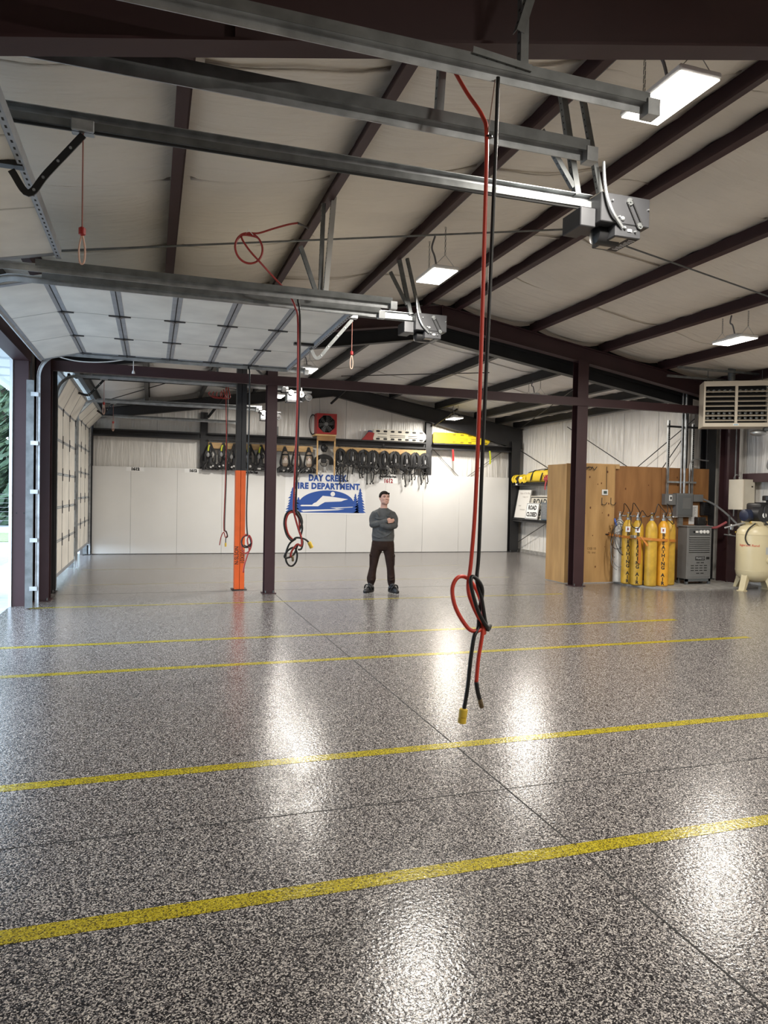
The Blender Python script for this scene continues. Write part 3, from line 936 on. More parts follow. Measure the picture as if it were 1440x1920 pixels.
# hangers
hanger((1.60, 3.05, 5.0), (1.61, 3.05, 3.75), 'perforated hanger in front of the near roof beam')
hanger((1.72, 3.05, 4.35), (1.57, 3.02, 3.9), 'short slanted perforated brace bolted to the hanger in front of the beam')
hanger((1.36, 3.03, 3.76), (1.66, 3.03, 3.735), 'short level perforated angle on top of the front door track', w=.03)
hanger((1.38, 3.40, 4.7), (1.40, 3.57, 3.77), 'perforated hanger holding the second door track beside the red hose')
hanger((3.06, 5.1, 4.98), (3.22, 5.1, 4.2), 'perforated hanger of the nearest opener rail', w=.05)
hanger((3.21, 5.05, 5.0), (3.37, 5.0, 4.2), 'perforated hanger at the nearest opener motor')
hanger((2.86, 5.05, 4.62), (3.19, 5.1, 4.25), 'slanted perforated brace of the nearest opener rail')
hanger((1.62, 7.25, 4.72), (1.60, 7.25, 3.78), 'perforated hanger of the double door tracks')
hanger((1.71, 7.2, 4.78), (1.64, 7.2, 3.80), 'bright perforated hanger crossing beside the double door tracks', w=.05, m=mat('bright_zinc', (.55, .55, .53), .45, metal=.3))
hanger((1.39, 7.25, 4.25), (1.56, 7.25, 3.80), 'slanted perforated brace of the double door tracks')
hanger((3.18, 9.4, 4.98), (3.36, 9.4, 4.25), 'perforated hanger of the second opener rail', w=.05)
hanger((3.28, 9.35, 5.0), (3.46, 9.3, 4.25), 'perforated hanger at the second opener motor')
hanger((3.06, 9.4, 4.8), (3.31, 9.4, 4.38), 'slanted perforated brace of the second opener rail')
hanger((2.0, 11.4, 4.75), (2.0, 11.4, 3.8), 'perforated hanger at the far edge of the flat raised door')
hanger((1.10, 13.46, 4.3), (1.10, 13.46, 3.75), 'perforated hanger of the track at the first nearly closed door')
hanger((2.0, 15.3, 4.4), (2.45, 15.3, 4.0), 'slanted hanger of the third opener rail')
hanger((2.1, 17.04, 4.4), (1.9, 17.04, 3.78), 'slanted hanger of the tracks between the two closed doors')

# pull cords with handles
def pull_cord(x, y, z0, z1, label, loop=True):
    t = thing('pull_cord', label, 'pull cord', (x, y, z1))
    obj('cord', MB().tube([(x, y, z0), (x, y, z1 + .22)], .005, 6), mat('cord_pink', (.34, .15, .12), .7), t)
    obj('knob', MB().lathe([(.006, -.02), (.022, -.01), (.022, .03), (.008, .04)], (x, y, z1 + .2), (0, 0, 1), 10), M_RED, t)
    pts = cr([(x, y, z1 + .2), (x - .018, y, z1 + .1), (x - .012, y, z1 + .01), (x + .012, y, z1 + .01), (x + .018, y, z1 + .1), (x, y, z1 + .2)], 5)
    obj('loop', MB().tube(pts, .006, 6), mat('pale_rope', (.65, .42, .33), .7), t)

pull_cord(-.45, 5.1, 4.06, 3.22, 'red pull cord with loop hanging below the half raised door')
pull_cord(2.55, 9.4, 4.11, 3.45, 'red pull cord with loop beside the bent arm of the flat door')
pull_cord(-.92, 15.3, 3.93, 3.25, 'pull cord with red knob hanging at the first nearly closed door')
pull_cord(-.92, 18.9, 3.88, 3.2, 'pull cord with red knob hanging at the farthest door')

# white bell-ended cord strung under the flat door
wc = thing('sensor_cord', 'slack white cord with a hanging bell switch under the far edge of the flat door', 'cord', (-1.5, 11.46, 3.7))
obj('cord', MB().tube(cr([(-1.5, 11.44, 3.72), (-1.1, 11.44, 3.63), (-.7, 11.44, 3.64), (-.3, 11.44, 3.72)], 6), .008, 6), M_WHITE, wc)
obj('drop', MB().tube([(-.28, 11.44, 3.72), (-.28, 11.44, 3.55)], .006, 6), M_WHITE, wc)
obj('bell', MB().lathe([(.025, 0), (.018, .03), (.008, .05)], (-.28, 11.44, 3.5), n=10), M_WHITE, wc)

# ================================================================== LAMPS
def lamp(x, y, z, label, zt, rz=0.0, L=.62, w=.33, energy=1.0):
    t = thing('high_bay_lamp', label, 'lamp', (x, y, z), rz, 'LED high-bay lamps hung from the purlins')
    def o2(n, mb, m, par=t, sm='auto'):
        return obj(n, mb, m, par, sm, world=False)
    o2('housing', MB().bbox(-w / 2, w / 2, -L / 2, L / 2, .0, .045, .012), M_WHITE)
    o2('driver_box', MB().bbox(-.07, .07, -.12, .12, .045, .10, .008), M_WHITE)
    dm = mat('lamp_diffuser', (1, 1, 1), .4, emit=LAMP_C, estr=LAMP_E)
    o2('diffuser', MB().box(-w / 2 + .012, w / 2 - .012, -L / 2 + .012, L / 2 - .012, -.006, .0), dm, sm=False)
    for sy in (-1, 1):
        h = MB()
        for sx in (-1, 1):
            h.tube([(sx * w * .38, sy * L * .42, .045), (0, sy * L * .42, .18)], .003, 5)
        o2('wire_yoke', h, M_GALV)
        ch = MB()
        k = max(4, int((zt - z - .18) / .03))
        for i in range(k):
            c = .18 + (zt - z - .18) * i / k
            a = (i % 2) * pi / 2
            ch.tube([(cos(a) * .007, sy * L * .42 + sin(a) * .007, c), (cos(a) * .007, sy * L * .42 + sin(a) * .007, c + .03)], .003, 4)
            ch.tube([(-cos(a) * .007, sy * L * .42 - sin(a) * .007, c), (-cos(a) * .007, sy * L * .42 - sin(a) * .007, c + .03)], .003, 4)
        o2('chain', ch, M_GALVD, sm=False)['kind'] = 'stuff'
    o2('power_cable', MB().tube(cr([(0, 0, .10), (-.02, .03, .25), (-.05, .05, (zt - z) * .7), (0, .08, zt - z)], 5), .012, 6), mat('cable_grey', (.2, .2, .21), .5))
    ld = bpy.data.lights.new('lamp_light', 'AREA')
    ld.shape = 'RECTANGLE'
    ld.size, ld.size_y = w - .03, L - .03
    ld.energy = LAMP_W * energy
    ld.color = LAMP_C
    lo = bpy.data.objects.new('lamp_light', ld)
    COL.objects.link(lo)
    lo.parent = t
    lo.location = (0, 0, -.012)
    return t

lamp(3.30, 4.10, 4.47, 'glowing LED high-bay lamp at the upper right, nearest to the camera', zr(3.2, ZP) - .02)
lamp(3.30, 8.25, 4.45, 'glowing LED high-bay lamp above the second opener motor', zr(3.2, ZP) - .02)
lamp(8.66, 9.05, 4.27, 'glowing LED high-bay lamp above the unit heater', zr(8.66, ZP) - .02)
lamp(2.88, 13.95, 4.17, 'glowing LED high-bay lamp just behind the flat raised door', zr(2.75, ZPB) - .02)
lamp(2.95, 17.9, 4.16, 'glowing LED high-bay lamp peeking out beside the maroon post', zr(2.75, ZPB) - .02)
lamp(8.25, 14.5, 4.03, 'LED high-bay lamp mostly hidden behind the cross strut', zr(8.4, ZPB) - .02)
lamp(8.50, 19.6, 4.05, 'small distant LED high-bay lamp near the back right corner', zr(8.4, ZPB) - .02)
lamp(8.66, 4.6, 4.27, 'LED high-bay lamp of the right row beside the camera', zr(8.66, ZP) - .02)
lamp(3.3, -.6, 4.47, 'LED high-bay lamp of the left row behind the camera', zr(3.2, ZP) - .02)
lamp(8.66, -.2, 4.27, 'LED high-bay lamp of the right row behind the camera', zr(8.66, ZP) - .02)

# conduits following the lamp purlins
for x, y0, y1, z0, n in ((3.235, YN, 12.3, ZP, 'left lamp row'), (8.685, YN, 12.3, ZP, 'right lamp row')):
    tag(obj('conduit', MB().tube([(x, y0, zr(x, z0) + .03), (x, y1, zr(x, z0) + .03)], .014, 6), M_GALVD), 'conduit following the purlin of the ' + n, 'conduit')

def stuff(o):
    o['kind'] = 'stuff'
    return o

# ================================================================== BACK WALL ITEMS
YW = YB - .20             # face of the white boards
tag(obj('hook_rail', MB().bbox(1.50, 4.50, YB - .23, YB - .19, 2.97, 3.14, .006), M_PINE), 'pine hook board behind the left air packs', 'board')
tag(obj('hook_rail', MB().bbox(5.12, 8.06, YB - .23, YB - .19, 2.99, 3.16, .006), M_PINE), 'pine hook board behind the black harnesses on the right', 'board')

# ---- the sign
sg = thing('wall_sign', 'white sign with blue department name over a blue hill, moon and fir trees', 'sign', (4.92, YW, 1.19))
obj('backing', MB().box(3.70, 6.14, YW - .006, YW, 1.15, 2.36), M_SIGNW, sg, False)
def sg_pt(px, py):
    t = (px - 55) / 1300
    yb = 815 + 17 * t
    return (3.745 + t * 2.355, 1.195 + (yb - py) * .00173 * (1 + .05 * t))
def sgp(name, pts, lay, m):
    pts = [sg_pt(*p) for p in pts]
    return obj(name, MB().prism([(p[0], p[1]) for p in pts], (0, YW - .006 - .0015 * lay, 0), (1, 0, 0), (0, 0, 1), .002), m, sg, False)
arc = []
for k in range(25):
    a = pi - pi * k / 24
    arc.append((715 + 470 * cos(a), 690 - 240 * sin(a)))
sgp('hill_dome', [(60, 815), (245, 700)] + arc + [(1190, 705), (1355, 832)], 1, M_BLUE)
sgp('snow_ridge', [(250, 690), (475, 690), (500, 665), (545, 645), (590, 600), (650, 540), (800, 556), (1080, 600), (1010, 618), (960, 636), (850, 640), (690, 646), (640, 672), (575, 715), (250, 713)], 2, M_SIGNW)
sgp('moon', [(818 + 38 * cos(2 * pi * k / 20), 512 + 38 * sin(2 * pi * k / 20)) for k in range(20)], 2, M_SIGNW)
sgp('river_band', [(262, 778), (700, 768), (1022, 764), (900, 782), (288, 808)], 2, M_SIGNW)
sgp('river_band', [(775, 738), (1000, 733), (1165, 725), (1165, 735), (1000, 744), (890, 758), (850, 750)], 2, M_SIGNW)
sgp('white_gap', [(1165, 690), (1200, 690), (1262, 740), (1240, 748)], 2, M_SIGNW)
def fir(cx, top, bot, half, seed, n=9):
    r = random.Random(seed)
    L, R = [], []
    for k in range(n):
        t0 = k / n
        t1 = (k + 1) / n
        y0, y1 = top + (bot - top) * t0, top + (bot - top) * t1
        L += [(cx - half * t0 * .55 - 5, y0 + 1), (cx - half * (t1 ** .8) * (.85 + .4 * r.random()) - 4, y1 - 6 + 10 * r.random())]
        R += [(cx + half * t0 * .55 + 5, y0 + 1), (cx + half * (t1 ** .8) * (.85 + .4 * r.random()) + 4, y1 - 6 + 10 * r.random())]
    return [(cx, top)] + R + L[::-1]
for cx, top, bot, half, sd in ((155, 395, 812, 92, 1), (250, 560, 812, 55, 2), (1205, 510, 825, 55, 3), (1285, 420, 828, 72, 4)):
    sgp('fir_tree', fir(cx, top, bot, half * 1.3, sd), 2.5, M_BLUE)
for txt, cpx, cpy, size, width in (('DAY CREEK', 735, 245, .30, 645), ('FIRE DEPARTMENT', 725, 380, .30, 1105)):
    mb = text_mb(txt, size, 1.0, .017, depth=.001, spacing=1.12)
    xs = [v[0] for v in mb.v]
    k = width * .00181 / (max(xs) - min(xs))
    cx = (max(xs) + min(xs)) / 2
    zs = [v[1] for v in mb.v]
    kz = (.205 if txt[0] == 'D' else .192) / (max(zs) - min(zs))
    cz = (max(zs) + min(zs)) / 2
    mb.v = [((v[0] - cx) * k, (v[1] - cz) * kz, v[2]) for v in mb.v]
    p = sg_pt(cpx, cpy)
    obj('lettering', mb.xf(plane_xf((p[0], YW - .009, p[1]), (1, 0, 0), (0, 0, 1))), M_BLUE, sg, False)

# ---- number labels
def label(x, z, lines, w, h, lab, m=M_BLKTXT, sizes=None):
    t = thing('wall_label', lab, 'label', (x, YW, z))
    obj('strip', MB().box(x - w / 2, x + w / 2, YW - .004, YW + .003, z - h / 2, z + h / 2), M_SIGNW, t, False)
    for (txt, dz, sz, wd, mm) in lines:
        mb = text_mb(txt, sz, 1, .008)
        xs = [v[0] for v in mb.v]
        k = wd / (max(xs) - min(xs))
        mb.v = [(v[0] * k, v[1], v[2]) for v in mb.v]
        obj('lettering', mb.xf(plane_xf((x, YW - .0045, z + dz), (1, 0, 0), (0, 0, 1))), mm, t, False)
    return t
label(-.43, 2.325, [('1612', 0, .10, .21, M_BLKTXT)], .46, .11, 'white label strip reading 1612, nearest to the doors')
label(1.10, 2.325, [('1612', 0, .10, .20, M_BLKTXT)], .46, .11, 'white label strip reading 1612 under the leftmost harness')
label(2.66, 2.325, [('Day Creek Fire Dept.', 0, .07, .50, M_BLKTXT)], .58, .09, 'small lettered label beside the orange post')
label(6.86, 2.24, [('Day Creek Fire Dept.', .075, .07, .52, M_BLKTXT), ('1612', -.06, .17, .27, M_REDTXT)], .60, .26, 'lettered label with a dark red 1612 above the head of the man')

# ---- air packs and harnesses
M_STRAP = mat('black_webbing', (.007, .007, .008), .6, var=.3, vscale=20)
M_STRAP2 = mat('grey_webbing', (.018, .018, .020), .5, var=.3, vscale=20)
M_YSTRAP = mat('yellow_webbing', (.55, .60, .03), .6)
M_TAN = mat('cylinder_tan', (.30, .23, .17), .4, var=.3, vscale=9)
M_SILVER = mat('silver_fitting', (.6, .6, .6), .3, metal=.9)

def strapline(mb, pts, w=.045, t=.008, k=5, nrm=(0, -1, 0)):
    c = cr(pts, k)
    fr = []
    for i, p in enumerate(c):
        d = (c[min(i + 1, len(c) - 1)] - c[max(0, i - 1)]).normalized()
        n = Vector(nrm)
        sd = d.cross(n)
        if sd.length < .1:
            sd = Vector((1, 0, 0))
        sd.normalize()
        fr.append((p, sd, sd.cross(d)))
    mb.sweep([(-w / 2, -t / 2), (w / 2, -t / 2), (w / 2, t / 2), (-w / 2, t / 2)], fr)

def harness(x, z, lab, kind, seed, grp):
    """kind 'pack' wide left packs, 'cylinder' with bottle, 'loop' arched harness; hangs from a hook on the board"""
    r = random.Random(seed)
    y = YB - .24
    t = thing('air_pack' if kind != 'loop' else 'harness', lab, 'air pack' if kind != 'loop' else 'harness', (x, y, z), group=grp)
    j = lambda a: (r.random() - .5) * 2 * a
    obj('hook', MB().tube(cr([(x, YB - .23, z + .03), (x, y - .03, z + .02), (x, y - .05, z + .05)], 4), .007, 6), M_GALVD, t)
    if kind == 'loop':
        w = .13 + j(.02)
        h = .42 + j(.05)
        for sg_ in (-1, 1):
            pts = [(x + j(.02), y - .03, z + .03), (x + sg_ * w * .75, y - .05 + j(.02), z - .03), (x + sg_ * w * 1.05, y - .06 + j(.02), z - h * .45), (x + sg_ * w * (.95 + j(.2)), y - .06 + j(.03), z - h), (x + sg_ * w * .3 + j(.04), y - .06, z - h * 1.15)]
            mb = MB()
            strapline(mb, pts, .075 + j(.01), .035)
            obj('shoulder_strap', mb, M_STRAP, t)
        obj('back_pad', MB().loft([(x + j(.02), y - .02, z - .40 - j(.04), .05, .03), (x, y - .03, z - .3, .085, .045), (x + j(.02), y - .02, z - .12, .07, .04), (x, y - .02, z - .0, .06, .03)], 10), M_STRAP2, t)
        if r.random() < .75:
            obj('pad_label', MB().loft([(x + .02, y - .068, z - .30, .012, .012), (x + .02, y - .072, z - .24, .022, .014), (x + .02, y - .066, z - .17, .014, .012)], 8), mat('pale_mesh', (.42, .42, .42), .5), t)
        mb = MB()
        wb_ = [(x - w * 1.2, y - .03, z - h * .9 + j(.03)), (x - w * .6, y - .09, z - h * 1.02 + j(.03)), (x + w * .4, y - .10, z - h * .95 + j(.05)), (x + w * 1.25, y - .04, z - h * 1.0 + j(.05))]
        strapline(mb, wb_, .07, .03)
        obj('waist_belt', mb, M_STRAP, t)
        for i in range(2):
            a = x + j(w)
            c0 = z - h * .8 + j(.06)
            pts = [(a, y - .05, c0), (a + .10 + j(.1), y - .10, c0 - .12), (a + j(.1), y - .08, c0 - .28 + j(.06)), (a - .12 + j(.06), y - .06, c0 - .14), (a - .04, y - .05, c0 + .02)]
            obj('air_hose', MB().tube(cr(pts, 5), .013, 6), M_RUBBER, t)
        for i in range(2 + seed % 2):
            a = x + (i - .9) * w * .8 + j(.03)
            L = (.30 + .28 * r.random()) * (.45 if abs(a - 6.86) < .26 else 1)
            mb = MB()
            strapline(mb, [(a, y - .05, z - h * .9), (a + j(.03), y - .05, z - h * .9 - L * .5), (a + j(.03), y - .045, z - h * .9 - L)], .034, .008)
            s_ = obj('hanging_strap', mb, M_STRAP, t)
            obj('strap_end', MB().bbox(a - .022 + j(.01), a + .022, y - .06, y - .03, z - h * .9 - L - .05, z - h * .9 - L, .006), M_PLASTB, s_)
        for i in range(3):
            c = (x + j(w), y - .09, z - h * (.7 + .3 * r.random()))
            obj('buckle', MB().bbox(c[0] - .022, c[0] + .022, c[1] - .012, c[1] + .012, c[2] - .016, c[2] + .016, .005), M_SILVER if i == 0 else M_PLASTB, t)
        return t
    # packs: hook loop, two straps, plate, bulky waist at the bottom
    zb = z - .62
    mb = MB()
    for sg_ in (-1, 1):
        strapline(mb, [(x, y - .02, z + .04), (x + sg_ * .05, y - .05, z - .10), (x + sg_ * (.13 if kind == 'pack' else .11), y - .09, z - .28), (x + sg_ * .13, y - .08, z - .46), (x + sg_ * .07, y - .06, z - .56)], .055, .022)
    obj('shoulder_strap', mb, M_STRAP, t)
    obj('back_plate', MB().loft([(x, y - .02, z - .60, .09, .03), (x, y - .02, z - .45, .06, .028), (x, y - .02, z - .2, .045, .025), (x, y - .02, z - .06, .07, .025)], 10), M_STRAP2 if kind == 'pack' else M_STRAP, t)
    obj('waist_pad', MB().loft([(x, y - .05, zb - .09, .15, .07), (x + j(.02), y - .06, zb - .04, .21, .10), (x + j(.02), y - .05, zb + .04, .18, .09), (x, y - .04, zb + .13, .10, .06)], 12), M_STRAP, t)
    for sg_ in (-1, 1):
        obj('belt_wing', MB().loft([(x + sg_ * .19, y - .08, zb - .10, .04, .05), (x + sg_ * .17, y - .08, zb + .02, .06, .05), (x + sg_ * .10, y - .06, zb + .10, .03, .03)], 8), M_STRAP2, t)
    for i in range(3):
        a = x + j(.14)
        pts = [(a, y - .12, zb + .06), (a + .10 + j(.08), y - .15, zb + .0), (a + j(.08), y - .15, zb - .09), (a - .1, y - .13, zb - .03), (a - .03, y - .11, zb + .07)]
        obj('air_hose', MB().tube(cr(pts, 5), .012, 6), M_RUBBER, t)
    for i in range(2):
        c = (x + j(.12), y - .16, zb + j(.05))
        obj('gauge', MB().lathe([(.03, 0), (.03, .02), (.02, .028)], c, (0, -1, 0), 10), M_SILVER, t)
    if kind == 'pack':
        for i in range(2):
            c = (x + (-.09 if i else .02) + j(.02), y - .11, z - .33 + j(.05))
            obj('mask_pouch', MB().ball(c, (.045, .03, .07), 10, 7), mat('grey_pouch', (.25, .25, .25), .5) if i else M_STRAP2, t)
        if seed % 3 != 2:
            mb = MB()
            strapline(mb, [(x - .03, y - .06, z - .02), (x - .055, y - .085, z - .09), (x - .065, y - .09, z - .19)], .04, .014)
            obj('yellow_tab', mb, M_YSTRAP, t)
    else:
        cy = obj('cylinder', MB().lathe([(.02, -.50), (.055, -.50), (.082, -.45), (.085, -.40), (.085, -.17), (.07, -.10), (.03, -.06), (.02, -.06)], (x, y - .10, z - .04), n=16), M_TAN, t)
        obj('neck_band', MB().lathe([(.088, 0), (.088, .045)], (x, y - .10, z - .22), n=16), M_STRAP, cy)
        obj('white_band', MB().lathe([(.0865, 0), (.0865, .10)], (x, y - .10, z - .44), n=16), mat('band_pale', (.45, .40, .34), .5), cy)
        obj('round_decal', MB().lathe([(.034, 0), (.034, .004)], (x, y - .186, z - .325), (0, -1, 0), 14), M_SIGNW, cy)
        obj('decal_centre', MB().lathe([(.016, 0), (.016, .002)], (x, y - .190, z - .325), (0, -1, 0), 10), M_RED, cy)
        if seed % 2 == 0:
            a = x + .02
            obj('mask_hose', MB().tube(cr([(a - .05, y - .12, zb), (a - .07, y - .12, zb - .16), (a - .02, y - .12, zb - .24), (a + .04, y - .12, zb - .14), (a + .03, y - .12, zb)], 6), .012, 6), M_RUBBER, t)
            obj('regulator', MB().ball((a - .03, y - .13, zb - .25), (.05, .045, .045), 10, 7), mat('regulator_grey', (.12, .11, .10), .4), t)
    return t

G1 = 'air packs with hanging belts left of the fan'
for i, (x, n) in enumerate(((1.56, 'leftmost black air pack with a yellow tab, next to the gable column'), (1.92, 'second black air pack from the left with a yellow tab, behind the thin hanging hose'),
                            (2.22, 'black air pack half hidden by the orange post on its left side'), (2.66, 'black air pack just right of the orange post, behind a hanging hose'), (2.98, 'black air pack with yellow tab left of the maroon post'))):
    harness(x, 3.08 + .01 * (i % 2), n, 'pack', i, G1)
for i, (x, n) in enumerate(((3.66, 'air pack with tan bottle just right of the maroon post'), (3.99, 'middle air pack with tan bottle behind the red hanging hose'), (4.36, 'air pack with tan bottle left of the fan stand'))):
    harness(x, 3.06, n, 'cylinder', 11 + i, G1)
G2 = 'black harnesses hung right of the fan stand'
for i, (x, n) in enumerate(((5.32, 'black harness nearest to the fan stand, with a big hose loop'), (5.68, 'second black harness right of the fan stand'), (6.03, 'third black harness right of the fan stand'),
                            (6.35, 'fourth black harness, wide, below the head end of the white rescue board'), (6.69, 'fifth black harness right of the fan stand, above the dark red number'), (7.03, 'sixth and widest black harness, under the white rescue board'),
                            (7.39, 'seventh black harness, third from the gable column'), (7.68, 'eighth black harness, with a pale mesh patch'), (7.99, 'ninth black harness, touching the gable column'))):
    harness(x, 3.06 - .005 * i, n, 'loop', 21 + i, G2)

# face piece and belt under the fan stand
fm = thing('face_mask', 'black face mask hanging under the fan stand', 'mask', (4.80, YB - 0.30, 3.0))
obj('lens', MB().ball((4.80, YB - 0.32, 3.10), (.09, .07, .12), 12, 8), M_PLASTB, fm)
obj('nose_cup', MB().ball((4.84, YB - 0.37, 3.03), (.05, .05, .05), 10, 7), M_STRAP2, fm)
obj('filter', MB().lathe([(.04, 0), (.045, .03), (.03, .05)], (4.87, YB - 0.36, 3.10), (.7, -.7, 0), 12), M_PLASTB, fm)
mb = MB()
strapline(mb, [(4.78, YB - 0.30, 3.2), (4.74, YB - 0.30, 3.3), (4.80, YB - 0.30, 3.34), (4.85, YB - 0.30, 3.28), (4.82, YB - 0.30, 3.18)], .02, .006)
obj('head_strap', mb, M_STRAP, fm)
bl = thing('tool_belt', 'black belt draped on the brace of the fan stand', 'belt', (4.82, YB - 0.30, 2.7))
mb = MB()
strapline(mb, [(4.58, YB - 0.27, 2.62), (4.60, YB - 0.32, 2.78), (4.80, YB - 0.35, 2.86), (5.02, YB - 0.32, 2.78), (5.05, YB - 0.27, 2.62)], .12, .04)
obj('belt', mb, M_STRAP, bl)
obj('pouch', MB().bbox(4.72, 4.88, YB - 0.39, YB - 0.32, 2.66, 2.80, .02), M_STRAP2, bl)
obj('ring', MB().tube(cr([(4.70, YB - 0.34, 2.66), (4.74, YB - 0.37, 2.58), (4.86, YB - 0.37, 2.57), (4.90, YB - 0.34, 2.66)], 5), .012, 6), M_STRAP, bl)

# ---- fan on its stand
st = thing('fan_stand', 'plywood and lumber stand carrying the red fan', 'stand', (4.85, YB - .3, 2.38))
obj('shelf', MB().bbox(4.50, 5.12, YB - .52, YB - .06, 3.44, 3.49, .005), M_PINE, st)
obj('apron', MB().bbox(4.56, 5.09, YB - .50, YB - .47, 3.30, 3.44, .004), mat('plywood_dark', (.30, .16, .06), .6, var=.2, vscale=3), st)
for x in (4.58, 5.10):
    obj('leg', MB().bbox(x - .02, x + .02, YB - .48, YB - .44, 2.30, 3.44, .003), M_PINE, st)
fn = thing('fan', 'red square ventilation fan with dark blades on the high stand', 'fan', (4.80, YB - .28, 3.49))
cx, cz = 4.85, 3.80
fr = MB()
for a, b, c, d in ((cx - .30, cx + .30, cz - .30, cz - .25), (cx - .30, cx + .30, cz + .25, cz + .30), (cx - .30, cx - .25, cz - .25, cz + .25), (cx + .25, cx + .30, cz - .25, cz + .25)):
    fr.box(a, b, YB - .46, YB - .12, c, d)
obj('frame', fr, M_RED, fn, False)
for k in range(4):
    a = pi / 4 + k * pi / 2
    obj('corner_plate', MB().prism([(.25, .25), (.25, .10), (.10, .25)] if k == 0 else [(-.25, .25), (-.10, .25), (-.25, .10)] if k == 1 else [(-.25, -.25), (-.25, -.10), (-.10, -.25)] if k == 2 else [(.25, -.25), (.10, -.25), (.25, -.10)],
                                   (cx, YB - .44, cz), (1, 0, 0), (0, 0, 1), .01), M_RED, fn, False)
obj('shroud', MB().lathe([(.26, 0), (.26, .2), (.25, .2), (.25, 0)], (cx, YB - .14, cz), (0, -1, 0), 24), M_PLASTB, fn)
obj('hub', MB().lathe([(.06, 0), (.06, .06), (.04, .08)], (cx, YB - .32, cz), (0, -1, 0), 14), M_GREYBOX, fn)
for k in range(6):
    a = 2 * pi * k / 6 + .2
    d = Vector((cos(a), 0, sin(a)))
    n_ = Vector((-sin(a), -.6, cos(a))).normalized()
    obj('blade', MB().prism([(.05, -.04), (.23, -.08), (.24, .06), (.05, .03)], Vector((cx, YB - .34, cz)), d, n_, .006), mat('blade_dark', (.045, .045, .045), .5), fn)
gd = MB()
for k in range(5):
    rr = .05 + k * .05
    gd.tube([(cx + rr * cos(2 * pi * i / 24), YB - .43, cz + rr * sin(2 * pi * i / 24)) for i in range(25)], .003, 4)
for k in range(8):
    a = 2 * pi * k / 8
    gd.tube([(cx + .04 * cos(a), YB - .43, cz + .04 * sin(a)), (cx + .26 * cos(a), YB - .43, cz + .26 * sin(a))], .003, 4)
obj('guard', gd, M_GALVD, fn)
cc = thing('coiled_cord', 'coiled black cord leaning behind the red fan', 'cord', (4.42, YB - .12, 3.49))
for k in range(3):
    obj('coil', MB().tube([(4.50 + (.10 + .006 * k) * cos(2 * pi * i / 20), YB - .115 - .02 * k + .01 * sin(i), 3.79 + (.30 - .01 * k) * sin(2 * pi * i / 20)) for i in range(21)], .010, 6), M_RUBBER if k else M_GALVD, cc)

# electric box under the back operator
tag(obj('junction_box', MB().bbox(3.22, 3.48, YB - .18, YB - .08, 3.42, 3.68, .008), M_GREYBOX), 'pale grey junction box on the girt beside the maroon post', 'electric box')
obj('conduit', MB().tube([(3.28, YB - .13, 3.68), (3.28, YB - .13, 4.0)], .012, 6), M_GALVD, bpy.data.objects['junction_box'], world=True)

# ---- rescue boards on the girt
def slot_board(name, x0, x1, z0, z1, y, m, lab, cat, holes=True):
    t = thing(name, lab, cat, ((x0 + x1) / 2, y, z0))
    c = .10
    poly = [(x0 + .03, z0), (x1 - c, z0), (x1, z0 + c), (x1, z1 - c), (x1 - c, z1), (x0 + .03, z1), (x0, z1 - .03), (x0, z0 + .03)]
    bm = bmesh.new()
    vs = [bm.verts.new((a, y, b)) for a, b in poly]
    f = bm.faces.new(vs)
    g = bmesh.ops.extrude_face_region(bm, geom=[f])
    for v in g['geom']:
        if isinstance(v, bmesh.types.BMVert):
            v.co.y -= .05
    bmesh.ops.recalc_face_normals(bm, faces=bm.faces)
    bmesh.ops.bevel(bm, geom=bm.edges[:], offset=.012, segments=2, affect='EDGES')
    obj('board', MB().addbm(bm), m, t)
    n = 7
    for k in range(n):
        xx = x0 + .16 + (x1 - x0 - .32) * k / (n - 1)
        for zz in ((z1 - .055), (z0 + .055)):
            mb = MB().lathe([(.028, 0), (.028, .004)], (xx - .035, y - .0485, zz), (0, -1, 0), 10)
            mb.lathe([(.028, 0), (.028, .004)], (xx + .035, y - .0485, zz), (0, -1, 0), 10)
            mb.box(xx - .035, xx + .035, y - .0525, y - .0485, zz - .028, zz + .028)
            obj('hand_slot', mb, M_PLASTB if holes else mat('slot_olive', (.35, .27, .02), .5), t)
    for k, (a, b, zz) in enumerate(((.15, .45, .33), (.55, 1.05, .5), (1.15, 1.45, .5), (.15, .45, .62), (.55, 1.05, .35), (1.15, 1.45, .33))):
        s_ = (x1 - x0) / 1.75
        obj('strap_groove', MB().box(x0 + a * s_, x0 + b * s_, y - .052, y - .049, z0 + (z1 - z0) * zz - .008, z0 + (z1 - z0) * zz + .008), M_PLASTB if holes else MATS['slot_olive'], t, False)
    return t
slot_board('rescue_board', 6.34, 8.06, 3.40, 3.74, YB - .16, mat('board_white', (.72, .68, .58), .4), 'white rescue board with hand slots lying on the girt', 'rescue board')
slot_board('rescue_board', 8.30, 10.25, 3.40, 3.74, YB - .16, M_YELLOW, 'yellow rescue board on the girt right of the gable column', 'rescue board', False)
rb = thing('head_block_bag', 'red bag wedged at the end of the white rescue board', 'bag', (6.18, YB - .18, 3.4))
obj('bag', MB().prism([(-.20, 0), (.14, 0), (.20, .22), (.02, .25), (-.10, .10)], (6.18, YB - .12, 3.40), (1, 0, 0), (0, 0, 1), .12), M_RED, rb)
obj('blue_block', MB().bbox(6.20, 6.32, YB - .20, YB - .10, 3.58, 3.70, .02), mat('dull_blue', (.05, .08, .20), .6), rb)
mb = MB()
strapline(mb, [(8.93, YB - .30, 3.22), (8.94, YB - .31, 3.05), (8.95, YB - .30, 2.86)], .06, .01)
tag(obj('strap', mb, M_RED), 'red strap hanging under the yellow rescue board', 'strap')
mb = MB()
strapline(mb, [(10.2, YB - .30, 3.22), (10.22, YB - .31, 3.0), (10.22, YB - .30, 2.80)], .05, .01)
